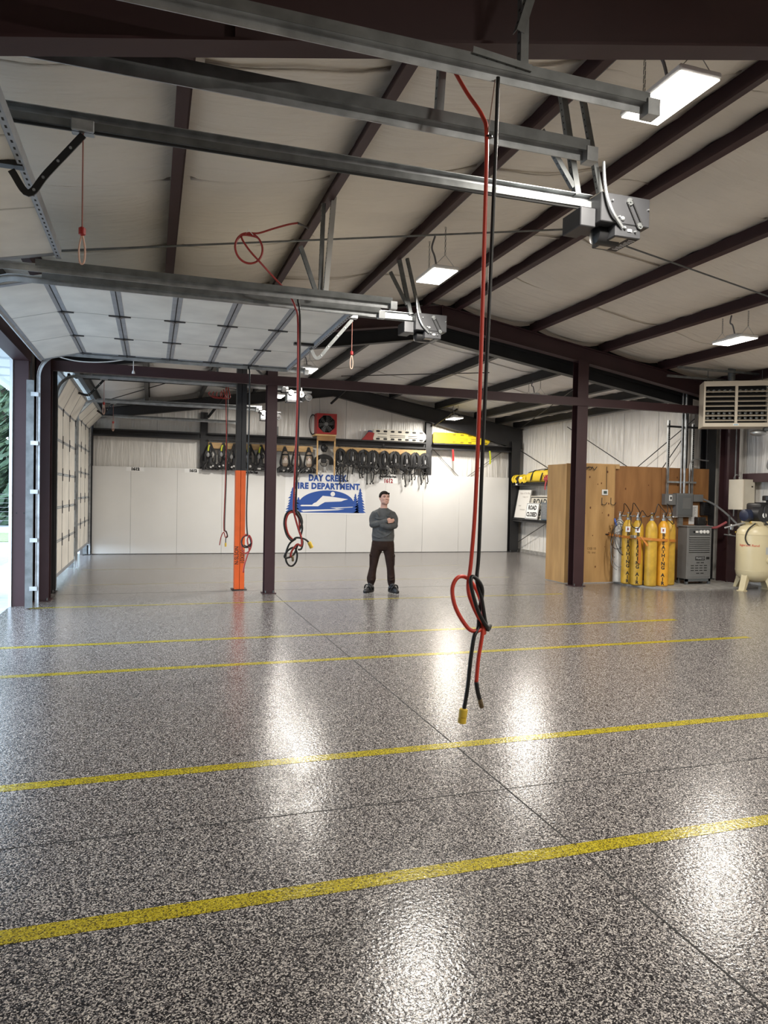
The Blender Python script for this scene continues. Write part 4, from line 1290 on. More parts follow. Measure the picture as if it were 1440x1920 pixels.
tag(obj('strap', mb, M_YSTRAP), 'lime strap hanging behind the red hose', 'strap')
mb = MB()
strapline(mb, [(6.65, YB - .29, 3.30), (6.66, YB - .3, 3.24), (6.66, YB - .29, 3.17)], .06, .01)
tag(obj('strap', mb, M_STRAP), 'short black strap over the girt below the white rescue board', 'strap')

# ================================================================== HANGING HOSES
def hose(par, name, pts, r, m, k=6, n=8):
    return obj(name, MB().tube(cr(pts, k), r, n), m, par, True)

def fitting(par, name, p, d, rr, L, m, n=12):
    p, d = Vector(p), Vector(d).normalized()
    o = obj(name, MB().lathe([(rr * .7, -.005), (rr, 0), (rr, L * .55), (rr * .86, L * .56), (rr * .86, L * .62), (rr, L * .63), (rr, L), (rr * .7, L + .004)], p, d, n), m, par)
    return o

# nearest hose pair, y = 3.1
h1 = thing('air_hose', 'long red hose with black cord hanging in the foreground, knotted near its end', 'hose', (1.48, 3.1, .65))
Y = 3.1
red = [(1.47, 3.9, 4.55), (1.43, 3.6, 4.20), (1.431, 3.5, 4.02), (1.441, 3.42, 3.915), (1.462, 3.3, 3.745), (1.478, 3.15, 3.56), (1.478, 3.10, 3.43), (1.478, 3.10, 3.0), (1.474, 3.10, 2.4), (1.466, 3.105, 1.75), (1.452, 3.11, 1.45), (1.435, 3.10, 1.32),
       (1.455, 3.09, 1.24), (1.500, 3.085, 1.15), (1.520, 3.09, 1.10), (1.524, 3.11, 1.18), (1.505, 3.13, 1.28), (1.455, 3.14, 1.355), (1.395, 3.13, 1.365), (1.362, 3.12, 1.31), (1.375, 3.10, 1.22), (1.43, 3.08, 1.13), (1.475, 3.075, 1.115), (1.505, 3.08, 1.13)]
hose(h1, 'red_hose', red, .0098, M_REDHOSE, 8)
hose(h1, 'red_hose_end', [(1.505, 3.08, 1.15), (1.50, 3.07, 1.10), (1.482, 3.07, .98), (1.474, 3.07, .87)], .0098, M_REDHOSE)
hose(h1, 'hose_sleeve', [(1.474, 3.07, .875), (1.482, 3.07, .83), (1.494, 3.07, .79)], .0112, M_RUBBER)
fitting(h1, 'brass_coupler', (1.494, 3.07, .79), (.3, 0, -1), .0115, .04, mat('dull_brass', (.20, .15, .09), .4, metal=.8))
blk = [(1.50, 3.04, 3.69), (1.506, 3.06, 3.4), (1.502, 3.08, 2.7), (1.490, 3.09, 2.0), (1.482, 3.09, 1.5), (1.470, 3.08, 1.36), (1.492, 3.07, 1.27), (1.512, 3.07, 1.17), (1.530, 3.075, 1.12), (1.55, 3.09, 1.135)]
hose(h1, 'black_cord', blk, .0095, M_RUBBER, 8)
hose(h1, 'black_cord_knot', [(1.55, 3.09, 1.135), (1.515, 3.06, 1.14), (1.465, 3.055, 1.22), (1.432, 3.06, 1.33), (1.440, 3.07, 1.375), (1.475, 3.065, 1.35), (1.495, 3.07, 1.30), (1.490, 3.09, 1.2), (1.483, 3.08, 1.13), (1.455, 3.065, 1.09), (1.437, 3.06, .98), (1.425, 3.06, .85), (1.407, 3.06, .74)], .0095, M_RUBBER, 8)
pl = fitting(h1, 'yellow_plug', (1.407, 3.06, .75), (-.12, 0, -1), .020, .062, M_YPLUG, 14)
obj('white_string', MB().tube([(1.496, 3.06, 3.69), (1.482, 3.10, 3.45)], .003, 5), mat('pale_rope', (.65, .42, .33)), h1)
obj('zip_tie', MB().lathe([(.018, 0), (.018, .006)], (1.488, 3.10, 3.44), n=10), M_PLASTB, h1)

# second pair, y = 7.2
h2 = thing('air_hose', 'red hose and black cord hanging knotted in front of the blue sign', 'hose', (1.4, 7.2, 1.05))
hose(h2, 'red_hose', [(1.29, 7.2, 3.76), (1.355, 7.19, 3.62), (1.385, 7.19, 3.45), (1.39, 7.19, 2.6), (1.375, 7.2, 1.75), (1.376, 7.2, 1.58), (1.40, 7.19, 1.47), (1.43, 7.18, 1.37), (1.455, 7.17, 1.29), (1.45, 7.16, 1.22), (1.41, 7.16, 1.235), (1.36, 7.17, 1.17), (1.345, 7.17, 1.12), (1.36, 7.18, 1.105)], .0105, M_DREDHOSE)
hose(h2, 'red_loop', [(1.44, 7.2, 1.40), (1.43, 7.21, 1.50), (1.38, 7.22, 1.555), (1.325, 7.22, 1.54), (1.30, 7.22, 1.45), (1.325, 7.22, 1.34), (1.38, 7.21, 1.27)], .010, M_DREDHOSE)
hose(h2, 'black_cord', [(1.39, 7.25, 3.72), (1.41, 7.22, 3.5), (1.412, 7.21, 2.6), (1.398, 7.2, 1.75), (1.40, 7.2, 1.58), (1.44, 7.19, 1.50), (1.465, 7.19, 1.40), (1.45, 7.19, 1.31), (1.47, 7.18, 1.26), (1.455, 7.17, 1.19), (1.42, 7.17, 1.18)], .010, M_RUBBER)
hose(h2, 'black_loop', [(1.43, 7.18, 1.37), (1.465, 7.2, 1.46), (1.43, 7.22, 1.56), (1.37, 7.23, 1.575), (1.305, 7.23, 1.54), (1.285, 7.23, 1.44), (1.31, 7.22, 1.33), (1.36, 7.2, 1.27), (1.40, 7.18, 1.30), (1.46, 7.17, 1.295), (1.50, 7.16, 1.28), (1.535, 7.15, 1.245)], .010, M_RUBBER)
hose(h2, 'lower_loop', [(1.40, 7.19, 1.29), (1.34, 7.2, 1.24), (1.305, 7.2, 1.15), (1.305, 7.2, 1.07), (1.335, 7.2, 1.02), (1.375, 7.2, 1.015), (1.41, 7.2, 1.06), (1.415, 7.19, 1.14), (1.385, 7.18, 1.20), (1.33, 7.18, 1.18), (1.29, 7.18, 1.13), (1.29, 7.18, 1.10), (1.33, 7.18, 1.10), (1.38, 7.18, 1.13), (1.42, 7.18, 1.23)], .010, M_RUBBER)
fitting(h2, 'yellow_plug', (1.53, 7.15, 1.255), (.45, 0, -.9), .021, .06, M_YPLUG)
fitting(h2, 'brass_coupler', (1.365, 7.17, 1.115), (.1, 0, -1), .013, .05, MATS['dull_brass'])
# coil hung at the purlin
cl_ = thing('air_hose', 'coiled red hose tied up under the third purlin', 'hose', (.88, 7.0, 3.9))
c0 = Vector((.86, 7.0, 4.09))
cp = [(1.33, 7.02, 4.40), (1.24, 7.01, 4.37), (1.1, 7.0, 4.31), (.95, 7.0, 4.245)]
for k in range(2):
    cp += [c0 + Vector((.13 * cos(a) + .004 * k, .012 * k, (.145 - .006 * k) * sin(a))) for a in [pi / 2 + 2 * pi * i / 12 for i in range(12)]]
cp += [(.79, 7.0, 4.20), (.85, 6.98, 4.08), (.98, 6.98, 3.95), (1.15, 7.05, 3.82), (1.29, 7.2, 3.76)]
hose(cl_, 'red_hose', cp, .0095, M_DREDHOSE, 5)
hose(cl_, 'hose_lead', [(1.62, 7.9, 4.69), (1.45, 7.4, 4.53), (1.33, 7.02, 4.40)], .011, M_RUBBER)
obj('wire_tie', MB().tube([(.83, 7.0, 4.22), (.85, 6.98, 4.26), (.90, 7.0, 4.22)], .004, 5), M_WHITE, cl_)

# third, y = 11.3
h3 = thing('air_hose', 'dark hose with red loops hanging beside the orange post', 'hose', (1.43, 11.3, .5))
hose(h3, 'black_cord', [(1.42, 11.38, 3.72), (1.435, 11.3, 3.5), (1.43, 11.3, 2.4), (1.415, 11.3, 1.5), (1.43, 11.3, 1.12), (1.47, 11.29, 1.04), (1.49, 11.28, .95), (1.46, 11.28, .90), (1.38, 11.28, .90), (1.34, 11.29, .98), (1.38, 11.3, 1.06), (1.45, 11.3, 1.07), (1.50, 11.3, 1.0)], .0115, M_RUBBER)
hose(h3, 'red_hose', [(1.42, 11.36, 3.73), (1.35, 11.33, 3.9), (1.30, 11.33, 4.0), (1.36, 11.33, 3.78)], .009, M_DREDHOSE)
hose(h3, 'red_loop', [(1.42, 11.3, 1.10), (1.36, 11.3, 1.03), (1.35, 11.3, .88), (1.40, 11.29, .80), (1.47, 11.28, .85), (1.50, 11.28, .98), (1.46, 11.28, 1.08), (1.43, 11.28, 1.0), (1.46, 11.27, .86), (1.43, 11.27, .76), (1.39, 11.27, .62), (1.375, 11.27, .5)], .0115, M_DREDHOSE)
hose(h3, 'black_loop', [(1.38, 11.27, .93), (1.43, 11.26, .91), (1.49, 11.26, .96)], .010, M_RUBBER)
# fourth, y = 17
h4 = thing('air_hose', 'thin hose pair hanging left of the orange post in front of the far packs', 'hose', (1.6, 16.9, .45))
hose(h4, 'red_hose', [(1.63, 17.0, 4.35), (1.61, 16.92, 3.9), (1.63, 16.9, 3.0), (1.62, 16.9, 2.0), (1.60, 16.9, .95), (1.64, 16.9, .85), (1.68, 16.9, .75), (1.64, 16.9, .70), (1.60, 16.9, .82), (1.54, 16.9, .70), (1.51, 16.9, .52)], .011, M_DREDHOSE)
hose(h4, 'black_cord', [(1.66, 17.0, 4.3), (1.65, 16.9, 3.4), (1.64, 16.88, 2.0), (1.62, 16.88, .95), (1.66, 16.88, .84), (1.69, 16.88, .72), (1.65, 16.88, .68), (1.645, 16.88, .55)], .010, M_RUBBER)
fitting(h4, 'yellow_plug', (1.645, 16.88, .57), (0, 0, -1), .022, .08, M_YPLUG, 10)
cf = thing('air_hose', 'tangle of red hose tied up at the track left of the orange post', 'hose', (1.5, 16.9, 3.9))
for k in range(4):
    hose(cf, 'loop', [(1.25 + .08 * k, 16.92, 4.05), (1.22 + .09 * k, 16.9, 3.98 - .02 * k), (1.36 + .09 * k, 16.88, 3.90), (1.52 + .06 * k, 16.88, 3.94), (1.50 + .05 * k, 16.9, 4.08 + .03 * k)], .011, M_DREDHOSE)

# ================================================================== RIGHT SIDE EQUIPMENT
def ply(name, color, dark):
    return mat(name, color, .55, var=.5, vscale=1.6, stretch=(3.0, 3.0, .55), dark=dark)
M_PLY1 = ply('plywood_light', (.50, .305, .125), (.39, .225, .085))
M_PLY2 = ply('plywood_brown', (.34, .165, .058), (.24, .105, .034))
M_KNOT = mat('knot_brown', (.16, .06, .02), .6)

ply_t = thing('plywood_enclosure', 'plywood enclosure wall behind the yellow cylinders', 'enclosure', (8.7, 12.9, 0))
p1 = obj('light_panel', MB().box(8.11, 9.28, 12.86, 12.885, .015, 2.48), M_PLY1, ply_t, False, label='lighter knotty sheet with thermostat')
obj('side_panel', MB().box(8.11, 8.135, 12.886, 13.6, .015, 2.47), M_PLY1, ply_t, False)
obj('edge_stud', MB().box(8.138, 8.22, 12.886, 12.93, .015, 2.46), M_PINE, ply_t, False)
p2 = obj('brown_panel', MB().box(9.30, 10.53, 12.96, 12.985, .015, 2.47), M_PLY2, ply_t, False, label='darker brown sheet')
p3 = obj('brown_panel', MB().box(10.535, 11.80, 12.955, 12.98, .015, 2.47), M_PLY2, ply_t, False, label='darker brown sheet')
obj('top_board', MB().bbox(8.6, 9.42, 12.90, 12.94, 2.40, 2.50, .004), M_PINE, ply_t, False)
obj('corner_strip', MB().box(9.282, 9.298, 12.87, 12.985, .015, 2.46), mat('plywood_dark', (.30, .16, .06)), ply_t, False)
obj('loose_board', MB().bbox(11.45, 11.68, 12.84, 12.87, .03, 1.2, .004), M_PINE, ply_t, False)
r = random.Random(3)
for pn, x0, x1, yy, n in ((p1, 8.2, 9.24, 12.8585, 20), (p2, 9.4, 10.45, 12.9585, 5), (p3, 10.6, 11.7, 12.9535, 8)):
    for k in range(n):
        rr = .009 + .012 * r.random()
        c = (x0 + (x1 - x0) * r.random(), yy, .2 + 2.15 * r.random())
        mb = MB().lathe([(rr, 0), (rr * .8, .0018)], (0, 0, 0), (0, -1, 0), 9)
        mb.v = [(c[0] + v[0], c[1] + v[1], c[2] + v[2] * 1.35) for v in mb.v]
        obj('knot', mb, M_KNOT, pn)
mb = text_mb('OSB 18', .07, 1, .001).xf(plane_xf((8.75, 12.8585, .72), (1, 0, 0), (0, 0, 1)))
mb.add(*(lambda q: (q.v, q.f))(text_mb('76  mo', .07, 1, .001).xf(plane_xf((8.75, 12.8585, .64), (1, 0, 0), (0, 0, 1)))))
obj('grade_stamp', mb, mat('faded_ink', (.25, .15, .06), .7), p1, False)

# things on the plywood
t = thing('thermostat', 'white thermostat with a dark screen on the light plywood', 'thermostat', (9.03, 12.85, 1.84))
obj('case', MB().bbox(8.955, 9.105, 12.835, 12.86, 1.84, 1.96, .012, 2), M_WHITE, t)
obj('screen', MB().box(8.99, 9.07, 12.832, 12.836, 1.87, 1.93), mat('lcd_green', (.07, .10, .09), .3), t, False)
obj('wire', MB().tube([(9.07, 12.852, 1.96), (9.065, 12.852, 2.44)], .005, 5), M_RUBBER, t)
for x, n in ((8.99, 'bent wire hook below the thermostat'), (9.21, 'bent wire hook at the right edge of the light plywood')):
    tag(obj('wire_hook', MB().tube(cr([(x - .02, 12.855, 1.79), (x - .02, 12.85, 1.66), (x + .02, 12.80, 1.64), (x + .05, 12.78, 1.69)], 5), .007, 6), M_BLACK), n, 'hook')
mb = MB()
for k in range(4):
    mb.tube(cr([(8.32 + .1 * k, 12.85, 2.36 + .02 * k), (8.37 + .11 * k, 12.83, 2.41), (8.45 + .1 * k, 12.83, 2.36), (8.52 + .1 * k, 12.845, 2.43)], 4), .007, 5)
mb.tube([(8.34, 12.85, 2.30), (8.34, 12.82, 2.18)], .006, 5).tube([(8.42, 12.85, 2.3), (8.46, 12.82, 2.2)], .006, 5)
tag(obj('wire_bundle', mb, M_BLACK), 'tangle of black wire near the top of the light plywood', 'wire')

# pad under the cylinders
struct('trim_5', MB().prism([(9.30, 12.84), (9.28, 12.35), (9.62, 11.60), (9.95, 11.50), (11.85, 11.55), (11.85, 12.84)], (0, 0, 0), (1, 0, 0), (0, 1, 0), .03), M_CONC, 'low concrete pad under the cylinders', 'pad', smooth=False)

M_CYLY = mat('cylinder_yellow', (.60, .365, .04), .42, var=.25, vscale=7)
M_CYLO = mat('cylinder_orange_yellow', (.74, .36, .025), .4, var=.15, vscale=7)
M_CYLW = mat('cylinder_white', (.62, .62, .60), .45, var=.2, vscale=6)

def cyl_text(txt, c, rr, ztop, size, ang, gap):
    """stencil letters stacked down the curved face, ang = facing direction"""
    out = MB()
    z = ztop
    for chh in txt:
        if chh == ' ':
            z -= gap * .8
            continue
        q = text_mb(chh, size, .95, .004)
        vs = []
        for vx, vy, vz in q.v:
            a = ang + vx / rr
            R_ = rr + .0012 + vz
            vs.append((c[0] + R_ * cos(a), c[1] + R_ * sin(a), z + vy))
        out.add(vs, q.f)
        z -= gap
    return out

def gas_cylinder(x, y, m, lab, txt=None, seed=0, rr=.118, skip=0):
    t = thing('gas_cylinder', lab, 'gas cylinder', (x, y, .03), group='breathing air cylinders at the plywood')
    b = obj('bottle', MB().lathe([(rr - .02, 0), (rr, .02), (rr, 1.10), (rr * .96, 1.17), (rr * .78, 1.24), (rr * .5, 1.29), (.04, 1.31), (.035, 1.33)], (x, y, .03), n=24), m, t)
    obj('neck', MB().lathe([(.042, 0), (.042, .04), (.03, .05)], (x, y, 1.345), n=12), M_GALV, t)
    v = obj('valve', MB().lathe([(.022, 0), (.028, .02), (.022, .08)], (x, y, 1.385), n=10), M_BRASS if seed % 2 else M_SILVER, t)
    obj('valve_outlet', MB().lathe([(.016, 0), (.016, .05), (.022, .05), (.022, .075)], (x, y, 1.42), (cos(seed * 1.3), -abs(sin(seed * 1.3)) - .3, 0), 10), M_SILVER, v)
    obj('hand_wheel', MB().lathe([(.008, 0), (.008, .02), (.034, .02), (.038, .028), (.034, .036), (.01, .038)], (x, y, 1.465), n=12), M_SILVER, v)
    ang = atan2(-y, -x)
    if txt:
        obj('stencil', cyl_text(txt, (x, y), rr, 1.06, .095, ang + .1, .082), M_BLKTXT, b, False)
        lab_ = MB()
        aa = ang + .0
        pts = []
        for k in range(7):
            a = aa - .40 + .8 * k / 6
            pts.append((x + (rr + .0015) * cos(a), y + (rr + .0015) * sin(a)))
        vs = [(px_, py_, 1.10) for px_, py_ in pts] + [(px_, py_, 1.21 if k else 1.21) for k, (px_, py_) in enumerate(pts)]
        lab_.add(vs, [(k, k + 1, k + 8, k + 7) for k in range(6)])
        obj('paper_tag', lab_, M_SIGNW, b, False)
        q = text_mb('E', .06, .9, .004)
        vs = [(x + (rr + .003 + vz) * cos(aa + vx / rr), y + (rr + .003 + vz) * sin(aa + vx / rr), 1.155 + vy) for vx, vy, vz in q.v]
        obj('tag_letter', MB().add(vs, q.f), M_REDTXT, b, False)
    return t
CY = [(9.31, 12.70, M_CYLW, 'white gas cylinder at the left end of the row', None), (9.33, 12.45, M_CYLY, 'yellow cylinder right behind the white one, mostly hidden', 'BREATHING AIR'),
      (9.38, 12.205, M_CYLY, 'yellow cylinder with the orange strap end hanging in front', 'BREATHING AIR'), (9.55, 12.0, M_CYLY, 'scuffed plain yellow cylinder in the middle of the row', None),
      (9.82, 11.98, M_CYLO, 'orange yellow cylinder with the clearest stencilled letters', 'BREATHING AIR'), (10.09, 12.12, M_CYLY, 'plain yellow cylinder beside the grey compressor cabinet', None)]
for i, (x, y, m, l, tx) in enumerate(CY):
    gas_cylinder(x, y, m, l, tx, i)
# ratchet strap around the row
sp = thing('ratchet_strap', 'orange ratchet strap holding the row of cylinders', 'strap', (9.6, 11.9, 1.0))
M_STRAPO = mat('orange_webbing', (.55, .20, .03), .6)
path = [(9.12, 12.87), (9.185, 12.70), (9.20, 12.45), (9.25, 12.17), (9.43, 11.91), (9.55, 11.875), (9.80, 11.855), (9.93, 11.93), (10.12, 11.99), (10.22, 12.12), (10.215, 12.4)]
fr = []
cpx = cr([(a, b, 1.02 - .01 * i) for i, (a, b) in enumerate(path)], 5)
for i, p in enumerate(cpx):
    d = (cpx[min(i + 1, len(cpx) - 1)] - cpx[max(0, i - 1)]).normalized()
    fr.append((p, d.cross(Vector((0, 0, 1))), (0, 0, 1)))
obj('webbing', MB().sweep([(-.004, -.025), (.004, -.025), (.004, .025), (-.004, .025)], fr), M_STRAPO, sp)
mb = MB()
strapline(mb, [(9.30, 12.06, 1.0), (9.32, 12.055, .90), (9.33, 12.06, .70), (9.33, 12.065, .48)], .06, .01)
obj('loose_end', mb, M_STRAPO, sp)
mb = MB()
strapline(mb, [(9.33, 12.03, 1.02), (9.38, 11.98, .93), (9.42, 11.94, .84)], .04, .01)
obj('tail', mb, M_STRAPO, sp)
obj('ratchet', MB().bbox(9.21, 9.27, 12.08, 12.22, .985, 1.045, .008), M_GALV, sp)
obj('hook', MB().tube([(9.08, 12.862, 1.02), (9.11, 12.85, 1.02), (9.14, 12.82, 1.02)], .014, 6), M_BLACK, sp)
# fill whips between the valves
fw = thing('fill_hose', 'thin black fill hoses looping over the cylinder valves', 'hose', (9.7, 12.2, 1.44))
r = random.Random(11)
for i in range(5):
    a, b = CY[i], CY[i + 1]
    mx_, my_ = (a[0] + b[0]) / 2, (a[1] + b[1]) / 2
    h = 1.62 + .12 * r.random() - (.25 if i == 2 else 0)
    hose(fw, 'whip', [(a[0], a[1] - .04, 1.42), (a[0] + .03, a[1] - .08, 1.54), (mx_ - .05, my_ - .06, h), (mx_ + .07, my_, h - .06), (b[0] - .02, b[1] - .08, 1.5), (b[0], b[1] - .05, 1.42)], .008, M_RUBBER)
hose(fw, 'low_whip', [(9.33, 12.40, 1.42), (9.26, 12.27, 1.40), (9.22, 12.20, 1.24), (9.27, 12.08, 1.18), (9.34, 12.05, 1.28), (9.38, 12.12, 1.40)], .009, M_RUBBER)
hose(fw, 'low_whip', [(9.82, 11.92, 1.42), (9.87, 11.84, 1.33), (9.98, 11.90, 1.28), (10.07, 11.98, 1.33), (10.09, 12.05, 1.42)], .008, M_RUBBER)
for i in range(6):
    obj('coupling', MB().lathe([(.016, 0), (.02, .02), (.016, .06)], (CY[i][0] + .04, CY[i][1] - .08, 1.42), (.4, -.5, .1), 8), M_SILVER, fw)
# hanging coil of thin hose left of the cylinders
ch_ = thing('thin_hose_coil', 'loops of thin grey hose hanging on the plywood left of the white cylinder', 'hose', (9.17, 12.6, .3))
for i in range(6):
    a = .09 + .05 * r.random()
    hh = .25 + .16 * r.random()
    cx_, cz_ = 9.17 + .06 * r.random(), 1.02 - .3 * r.random()
    hose(ch_, 'loop', [(cx_ + a * cos(k * pi / 4 + .5), 12.60 - .08 * sin(k * .9 + i) - .03 * i, cz_ + hh * sin(k * pi / 4 + .5)) for k in range(9)], .007, M_RUBBER if i % 2 else M_GREYBOX, 4, 6)
hose(ch_, 'tail', [(9.06, 12.62, .8), (9.05, 12.6, .5), (9.10, 12.58, .35), (9.16, 12.55, .3)], .006, M_GREYBOX)
obj('blue_handle', MB().tube([(9.17, 12.62, 1.22), (9.15, 12.66, 1.36)], .02, 8), mat('plug_blue', (.03, .10, .45), .4), ch_)

# ---- compressor cabinet
cb = thing('compressor_cabinet', 'grey breathing air compressor cabinet with louvres beside the cylinders', 'compressor', (10.85, 12.4, .03))
X0, X1, Y0, Y1 = 10.50, 11.12, 12.08, 12.36
body = obj('body', MB().bbox(X0, X1, Y0, Y1, .14, 1.22, .008), M_GREYBOX, cb, False)
obj('top_lid', MB().bbox(X0 - .02, X1 + .02, Y0 - .02, Y1 + .02, 1.22, 1.245, .006), M_GREYBOX, cb, False)
obj('base_skid', MB().box(X0 + .0, X1 - .0, Y0, Y0 + .04, .09, .14).box(X0, X1, Y1 - .04, Y1, .09, .14), mat('skid_grey', (.10, .11, .115), .5), cb, False)
for a in (X0, X1 - .05):
    for b in (Y0, Y1 - .05):
        obj('foot', MB().box(a, a + .05, b, b + .05, .03, .14), MATS['skid_grey'], cb, False)
obj('gauge_panel', MB().bbox(X0 + .05, X1 - .05, Y0 - .008, Y0, 1.05, 1.19, .003), mat('panel_dark', (.10, .105, .11), .4), body, False)
for k in range(3):
    obj('gauge', MB().lathe([(.036, 0), (.036, .018), (.03, .02)], (X0 + .33 + .085 * k, Y0 - .008, 1.12), (0, -1, 0), 16), M_SIGNW, body)
obj('switch', MB().lathe([(.018, 0), (.016, .03)], (X0 + .16, Y0 - .008, 1.12), (0, -1, 0), 10), M_PLASTB, body)
obj('small_plate', MB().box(X0 + .20, X0 + .27, Y0 - .011, Y0 - .008, 1.10, 1.14), M_SIGNW, body, False)
for k in range(8):
    z = .70 + k * .043
    obj('louvre', MB().prism([(0, 0), (-.018, .002), (-.018, .012), (0, .032)], (X1 - .05, Y0, z), (0, 1, 0), (0, 0, 1), -(X1 - X0 - .10)), M_GREYBOX, body, False)
    obj('louvre_gap', MB().box(X0 + .05, X1 - .05, Y0 - .002, Y0 + .002, z - .010, z), M_DARK, body, False)
obj('lower_door', MB().bbox(X0 + .03, X1 - .03, Y0 - .006, Y0, .18, .64, .003), M_GREYBOX, body, False)
obj('name_plate', MB().bbox(X0 + .21, X0 + .45, Y0 - .012, Y0 - .006, .53, .61, .003), M_PLASTB, body, False)
obj('lettering', text_mb('MAKO', .072, 1.0, .002).xf(plane_xf((X0 + .33, Y0 - .0125, .57), (1, 0, 0), (0, 0, 1))), mat('letter_grey', (.3, .31, .32), .4), body, False)
obj('dark_plate', MB().box(X0 + .49, X0 + .57, Y0 - .010, Y0 - .006, .55, .60), M_DARK, body, False)
for zz, n in ((.48, 2), (.42, 4), (.37, 4), (.32, 4), (.26, 2)):
    for k in range(n):
        xx = (X0 + X1) / 2 - .055 * (n - 1) + .11 * k + (.03 if n == 2 else 0)
        obj('vent_slot', MB().box(xx - .04, xx + .04, Y0 - .0075, Y0 - .005, zz - .008, zz + .008), M_DARK, body, False)
t = thing('power_adapter', 'black box on top of the grey compressor cabinet', 'electric box', (10.93, 12.45, 1.245))
obj('case', MB().bbox(10.86, 11.06, 12.18, 12.32, 1.245, 1.42, .02, 2), M_PLASTB, t)
obj('lead', MB().tube(cr([(11.0, 12.2, 1.33), (11.05, 12.16, 1.34), (11.08, 12.2, 1.28), (11.1, 12.22, 1.26)], 5), .012, 6), M_RUBBER, t)

# ---- electrics on the brown plywood
YE = 12.955
t = thing('switch_box', 'small grey switch box with a white plate on the brown plywood', 'electric box', (10.69, YE - .05, 1.66))
obj('case', MB().bbox(10.55, 10.83, YE - .12, YE, 1.66, 1.90, .006), M_GREYBOX, t, False)
obj('plate', MB().box(10.645, 10.725, YE - .124, YE - .12, 1.75, 1.87), M_SIGNW, t, False)
obj('toggle', MB().bbox(10.67, 10.70, YE - .145, YE - .124, 1.78, 1.84, .005), M_PLASTB, t, False)
t = thing('breaker_panel', 'large grey breaker panel in the middle of the brown plywood', 'electric box', (11.06, YE - .06, 1.40))
obj('case', MB().bbox(10.84, 11.27, YE - .14, YE, 1.40, 1.92, .008), M_GREYBOX, t, False)
obj('door', MB().bbox(10.87, 11.24, YE - .15, YE - .14, 1.44, 1.88, .004), mat('panel_door_grey', (.14, .15, .155), .4), t, False)
obj('inset', MB().bbox(10.98, 11.20, YE - .155, YE - .15, 1.58, 1.82, .004), M_GREYBOX, t, False)
t = thing('disconnect_box', 'small grey disconnect box right of the breaker panel', 'electric box', (11.42, YE - .05, 1.74))
obj('case', MB().bbox(11.30, 11.56, YE - .12, YE, 1.74, 1.90, .006), M_GREYBOX, t, False)
obj('knockout', MB().lathe([(.03, 0), (.03, .02)], (11.30, YE - .06, 1.83), (-1, 0, 0), 10), M_GALV, t)
st_ = thing('conduit_rack', 'pair of slotted struts with conduits rising from the breaker panel', 'conduit rack', (11.0, YE - .03, 1.9))
for x, z1 in ((10.66, 3.50), (11.31, 3.45)):
    s_ = obj('slotted_strut', MB().extr([(-.025, -.02), (.025, -.02), (.025, .02), (.012, .02), (.012, .016), (.02, .016), (.02, -.016), (-.02, -.016), (-.02, .016), (-.012, .016), (-.012, .02), (-.025, .02)], (x, YE - .03, 1.90), (x, YE - .03, z1), (1, 0, 0), (0, -1, 0)), M_GALV, st_, False)
    sl = MB()
    for k in range(20):
        z = 2.5 + k * .047
        if z < z1 - .04:
            sl.box(x - .012, x + .012, YE - .0535, YE - .0505, z, z + .026)
    stuff(obj('slot', sl, M_DARK, s_, False))
for z in (3.36, 2.16):
    obj('cross_strut', MB().box(10.60, 11.38, YE - .095, YE - .055, z - .02, z + .02), M_BLACK if z > 3 else M_GALV, st_, False)
obj('thick_conduit', MB().tube([(11.03, YE - .12, 1.92), (11.03, YE - .12, 4.15)], .030, 10), M_GALV, st_)
obj('thin_conduit', MB().tube([(10.94, YE - .12, 1.92), (10.94, YE - .12, 4.15)], .018, 8), M_GALV, st_)
obj('bent_conduit', MB().tube(cr([(11.22, YE - .06, 1.92), (11.22, YE - .06, 2.45), (11.25, YE - .08, 2.62), (11.36, YE - .08, 2.68), (11.52, YE - .08, 2.66), (11.70, YE - .08, 2.65)], 6), .016, 8), M_GALV, st_)
obj('lower_duct', MB().box(10.96, 11.08, YE - .06, YE - .01, 1.18, 1.40), M_GALV, st_, False)
t = thing('paper_notice', 'handwritten paper notice below the breaker panel', 'notice', (11.36, YE - .01, 1.22))
obj('sheet', MB().box(11.28, 11.52, YE - .004, YE - .001, 1.24, 1.66), M_SIGNW, t, False)
mb = MB()
for k in range(11):
    mb.box(11.30 + .01 * (k % 3), 11.40 + .09 * r.random(), YE - .0055, YE - .004, 1.61 - k * .03, 1.618 - k * .03)
stuff(obj('handwriting', mb, mat('ink', (.12, .12, .14), .6), t, False))
t = thing('charger_unit', 'black ribbed charger hung at the right edge of the brown plywood', 'charger', (11.66, YE - .07, 1.44))
obj('case', MB().bbox(11.56, 11.76, YE - .14, YE, 1.44, 1.74, .02, 2), M_PLASTB, t)
for k in range(5):
    obj('rib', MB().box(11.58, 11.74, YE - .15, YE - .14, 1.48 + k * .05, 1.50 + k * .05), M_BLACK, t, False)

# ---- heater hung from the purlins
ht = thing('unit_heater', 'beige unit heater with two louvred openings hung under the right roof', 'heater', (10.95, 11.35, 3.24), -radians(32))
def H(n, mb, m, par=ht, sm=False):
    return obj(n, mb, m, par, sm, world=False)
w2, hh = .60, .90
cas = MB()
cas.box(-w2, w2, .02, .50, 0, .02).box(-w2, w2, .02, .50, hh - .02, hh).box(-w2, -w2 + .02, .02, .50, .02, hh - .02).box(w2 - .02, w2, .02, .50, .02, hh - .02).box(-w2, w2, .48, .50, .02, hh - .02)
H('casing', cas, M_BEIGE)
fr = MB()
fr.box(-w2, w2, -.01, .02, hh - .10, hh).box(-w2, w2, -.01, .02, 0, .075).box(-w2, -w2 + .035, -.01, .02, .075, hh - .10).box(w2 - .035, w2, -.01, .02, .075, hh - .10).box(-.025, .025, -.01, .02, .075, hh - .10)
H('front_frame', fr, M_BEIGE)
